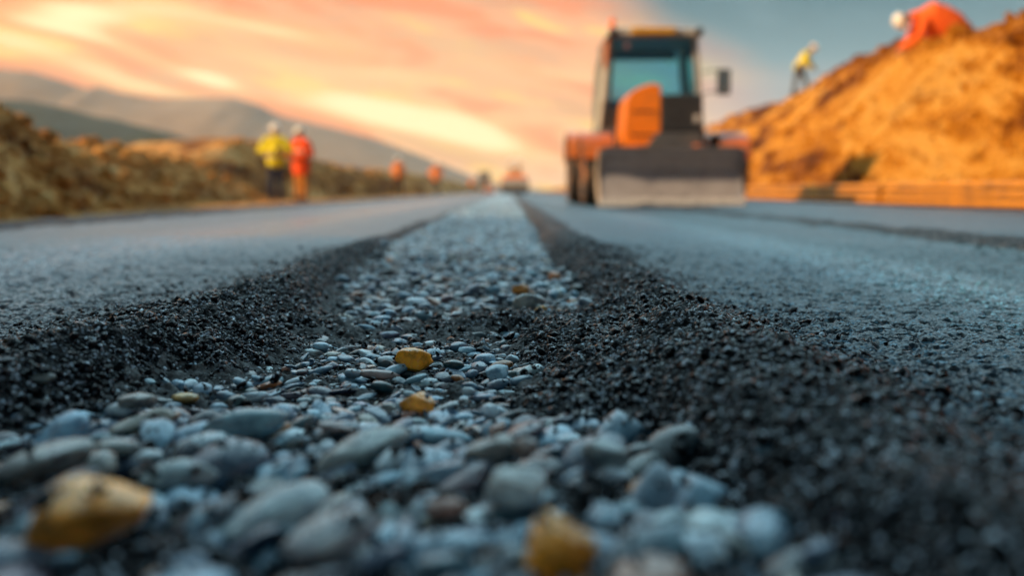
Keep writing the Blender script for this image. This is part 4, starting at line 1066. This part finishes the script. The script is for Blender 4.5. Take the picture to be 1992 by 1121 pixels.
def cone(px, Y, lab):
    r = empty('traffic_cone', ((px - 988) / FPX * Y, Y, .015)); tag(r, lab, 'traffic cone', 'traffic cones at the road end')
    m = MB(); m.box(-.2, .2, -.2, .2, 0, .04); m.build('base', M['dark'], r, False, .01)
    m = MB(); m.lathe([(.04, 0), (.04, .15), (.75, .035), (.75, 0)], (0, 0, 0), 'z', 20); m.build('cone', M['orangelens'], r, True)
    m = MB(); m.lathe([(.32, .11), (.34, .114), (.48, .09), (.48, .085)], (0, 0, 0), 'z', 20); m.build('reflective_sleeve', M['white'], r, True)
cone(948, 70, 'orange traffic cone at the left lane edge, nearer of the two'); cone(958, 88, 'orange traffic cone at the left lane edge, farther of the two')

# ------------------------------------------------------------------ sky, sun, air
SUN_AZ = math.radians(-112); SUN_EL = math.radians(27)      # azimuth from +Y towards +X
W = bpy.data.worlds.new('World'); S.world = W
N = NT(W); N_out = N.n('ShaderNodeOutputWorld'); bg = N.n('ShaderNodeBackground'); N.l(bg.outputs[0], N_out.inputs[0])
tc = N.n('ShaderNodeTexCoord'); sp = N.n('ShaderNodeSeparateXYZ'); N.l(tc.outputs['Generated'], sp.inputs[0])
X_, Y_, Z_ = sp.outputs
U = N.math('ARCTAN2', X_, Y_); Vv = N.math('ARCSINE', Z_)
def comb(a, b, c=0.0):
    nd = N.n('ShaderNodeCombineXYZ')
    for i, q in enumerate((a, b, c)):
        if isinstance(q, (int, float)): nd.inputs[i].default_value = q
        else: N.l(q, nd.inputs[i])
    return nd.outputs[0]
def noise(vec, sc, det=5, rough=.55, dist=0):
    nd = N.n('ShaderNodeTexNoise', i_Scale=sc, i_Detail=float(det), i_Roughness=rough, i_Distortion=dist); N.l(vec, nd.inputs['Vector']); return nd.outputs['Fac']
# streak coordinates: stretched along a line falling gently to the right
ang = math.radians(-11)
s1 = N.math('ADD', N.math('MULTIPLY', U, math.cos(ang)), N.math('MULTIPLY', Vv, math.sin(ang)))
s2 = N.math('ADD', N.math('MULTIPLY', U, -math.sin(ang)), N.math('MULTIPLY', Vv, math.cos(ang)))
sv = comb(N.math('MULTIPLY', s1, 4.4), N.math('MULTIPLY', s2, 20.0))
nz1 = noise(sv, 1.25, 6, .5, .3); nz2 = noise(comb(N.math('MULTIPLY', s1, 5.0), N.math('MULTIPLY', s2, 26.0), 3.1), 1.3, 4, .5, .2)
nz3 = noise(comb(N.math('MULTIPLY', U, 2.2), N.math('MULTIPLY', Vv, 5.0), 7.0), 1.2, 3, .5)
L = lambda r, g, b: tuple(((c / 255 + .055) / 1.055) ** 2.4 if c > 10 else c / 3294 for c in (r, g, b))
warm = N.ramp(Vv, [(0.0, L(240, 214, 198)), (.045, L(252, 212, 170)), (.10, L(250, 194, 146)), (.16, L(242, 184, 146)), (.21, L(226, 172, 140)), (.45, L(120, 130, 140))])
warm2 = N.mix(N.sstep(-.28, -.50, U), warm, L(246, 168, 100))
warm2 = N.mix(N.math('MULTIPLY', N.math('MULTIPLY', N.sstep(-.30, -.52, U), N.sstep(.14, .20, Vv)), .8), warm2, L(196, 150, 120))
warm2 = N.mix(N.math('MULTIPLY', N.sstep(.47, .38, nz1), .9), warm2, L(255, 226, 134))
warm2 = N.mix(N.math('MULTIPLY', N.sstep(.50, .62, nz2), .55), warm2, L(206, 160, 132))
pinkm = N.math('MULTIPLY', N.sstep(.50, .58, nz1), .85)
warm2 = N.mix(pinkm, warm2, L(240, 150, 98))
warm2 = N.mix(1.0, warm2, (.86, .68, .45), 'MULTIPLY')
teal = N.ramp(Vv, [(0.0, L(196, 174, 160)), (.07, L(176, 163, 153)), (.125, L(97, 126, 130)), (.20, L(40, 84, 92)), (.6, L(66, 96, 100)), (1.0, L(66, 96, 100))])
teal = N.mix(N.math('MULTIPLY', N.sstep(.46, .66, nz1), .40), teal, L(110, 134, 138))
tt = N.sstep(-.04, .14, N.math('ADD', N.math('ADD', U, N.math('MULTIPLY', N.math('SUBTRACT', Vv, .19), 1.5)), N.math('MULTIPLY', N.math('SUBTRACT', nz3, .5), .35)))
sky = N.mix(tt, warm2, teal)
# out-of-frame sky: bright cyan patch added high ahead to light the stones, rest dimmed
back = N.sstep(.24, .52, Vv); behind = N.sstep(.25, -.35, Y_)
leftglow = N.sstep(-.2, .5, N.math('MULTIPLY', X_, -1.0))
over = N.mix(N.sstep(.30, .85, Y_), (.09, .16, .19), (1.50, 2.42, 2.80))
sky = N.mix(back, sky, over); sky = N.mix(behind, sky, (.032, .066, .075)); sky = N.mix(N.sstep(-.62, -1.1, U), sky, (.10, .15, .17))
# bright cloud streaks
def streak(px, py, rx, ry, tilt, amp):
    u0 = math.atan((px - 988) / FPX); v0 = math.atan((370 - py) / FPX * math.cos(u0)); a = math.radians(tilt); ca, sa = math.cos(a), math.sin(a)
    du = N.math('SUBTRACT', U, u0); dv = N.math('ADD', N.math('SUBTRACT', Vv, v0), N.math('MULTIPLY', N.math('SUBTRACT', nz2, .5), ry * 1.6))
    p = N.math('DIVIDE', N.math('ADD', N.math('MULTIPLY', du, ca), N.math('MULTIPLY', dv, sa)), rx); q = N.math('DIVIDE', N.math('SUBTRACT', N.math('MULTIPLY', dv, ca), N.math('MULTIPLY', du, sa)), ry)
    r2 = N.math('ADD', N.math('MULTIPLY', p, p), N.math('MULTIPLY', q, q))
    return N.math('MULTIPLY', N.math('EXPONENT', N.math('MULTIPLY', r2, -1.0)), amp)
tot = None
for args in [(175, 38, .052, .012, -2, 1.1), (40, 88, .060, .009, -8, .8), (330, 28, .05, .010, -6, .55), (225, 148, .045, .008, -13, .75), (290, 112, .05, .007, -20, .5), (425, 156, .030, .0075, -14, 1.15),
             (690, 212, .070, .012, -9, .9), (130, 62, .05, .006, -10, .7), (500, 60, .06, .007, -8, .6), (760, 150, .06, .007, -10, .5), (330, 182, .05, .005, -6, .6), (1080, 150, .06, .008, -8, .4), (840, 238, .075, .013, -12, 1.2), (950, 275, .05, .013, -14, .8), (640, 95, .07, .012, -12, .4), (900, 95, .09, .012, -10, .3), (560, 130, .09, .010, -12, .45)]:
    q = streak(*args); tot = q if tot is None else N.math('ADD', tot, q)
tot = N.math('MINIMUM', tot, 1.1)
sky = N.mix(tot, sky, (.80, .54, .20))
core = N.math('MULTIPLY', N.math('MAXIMUM', N.math('SUBTRACT', tot, .55), 0.0), 1.2)
sky = N.mix(core, sky, (.95, .80, .44))
nis = N.n('ShaderNodeTexSky', sky_type='NISHITA', sun_disc=False, sun_elevation=SUN_EL, sun_rotation=SUN_AZ)
nsc = N.mix(1.0, nis.outputs[0], (.05, .05, .05), 'MULTIPLY')
# clouds cover most of the clear sky behind them
sky = N.mix(.08, sky, nsc)
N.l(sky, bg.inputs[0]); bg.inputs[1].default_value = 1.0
sd = bpy.data.lights.new('sun', 'SUN'); so = bpy.data.objects.new('sun', sd); COL.objects.link(so)
sd.energy = 4.0; sd.angle = math.radians(2.5); sd.color = (1.0, .62, .32)
dirv = Vector((math.sin(SUN_AZ) * math.cos(SUN_EL), math.cos(SUN_AZ) * math.cos(SUN_EL), math.sin(SUN_EL)))
so.rotation_euler = dirv.to_track_quat('Z', 'Y').to_euler(); so.location = (-40, 10, 20)
HAZE = True
if HAZE:
    m = bpy.data.materials.new('haze'); Nh = NT(m); o = Nh.n('ShaderNodeOutputMaterial'); pv = Nh.n('ShaderNodeVolumePrincipled')
    pv.inputs['Color'].default_value = (.96, .92, .90, 1); pv.inputs['Density'].default_value = .0001; pv.inputs['Anisotropy'].default_value = .6
    Nh.l(pv.outputs[0], o.inputs['Volume'])
    b = MB(); b.box(-2600, 2000, -1300, 2900, -2.5, 330); hb = b.build('haze', m); tag(hb, 'thin warm haze over the whole valley', 'haze', None, 'stuff')
S.render.engine = 'CYCLES'
S.cycles.use_denoising = True
try: S.cycles.denoiser = 'OPENIMAGEDENOISE'
except Exception: pass
S.cycles.max_bounces = 6; S.cycles.diffuse_bounces = 3; S.cycles.glossy_bounces = 3; S.cycles.transparent_max_bounces = 8; S.cycles.volume_bounces = 1
S.view_settings.view_transform = 'Standard'; S.view_settings.look = 'None'; S.view_settings.exposure = 0.66; S.view_settings.gamma = 1
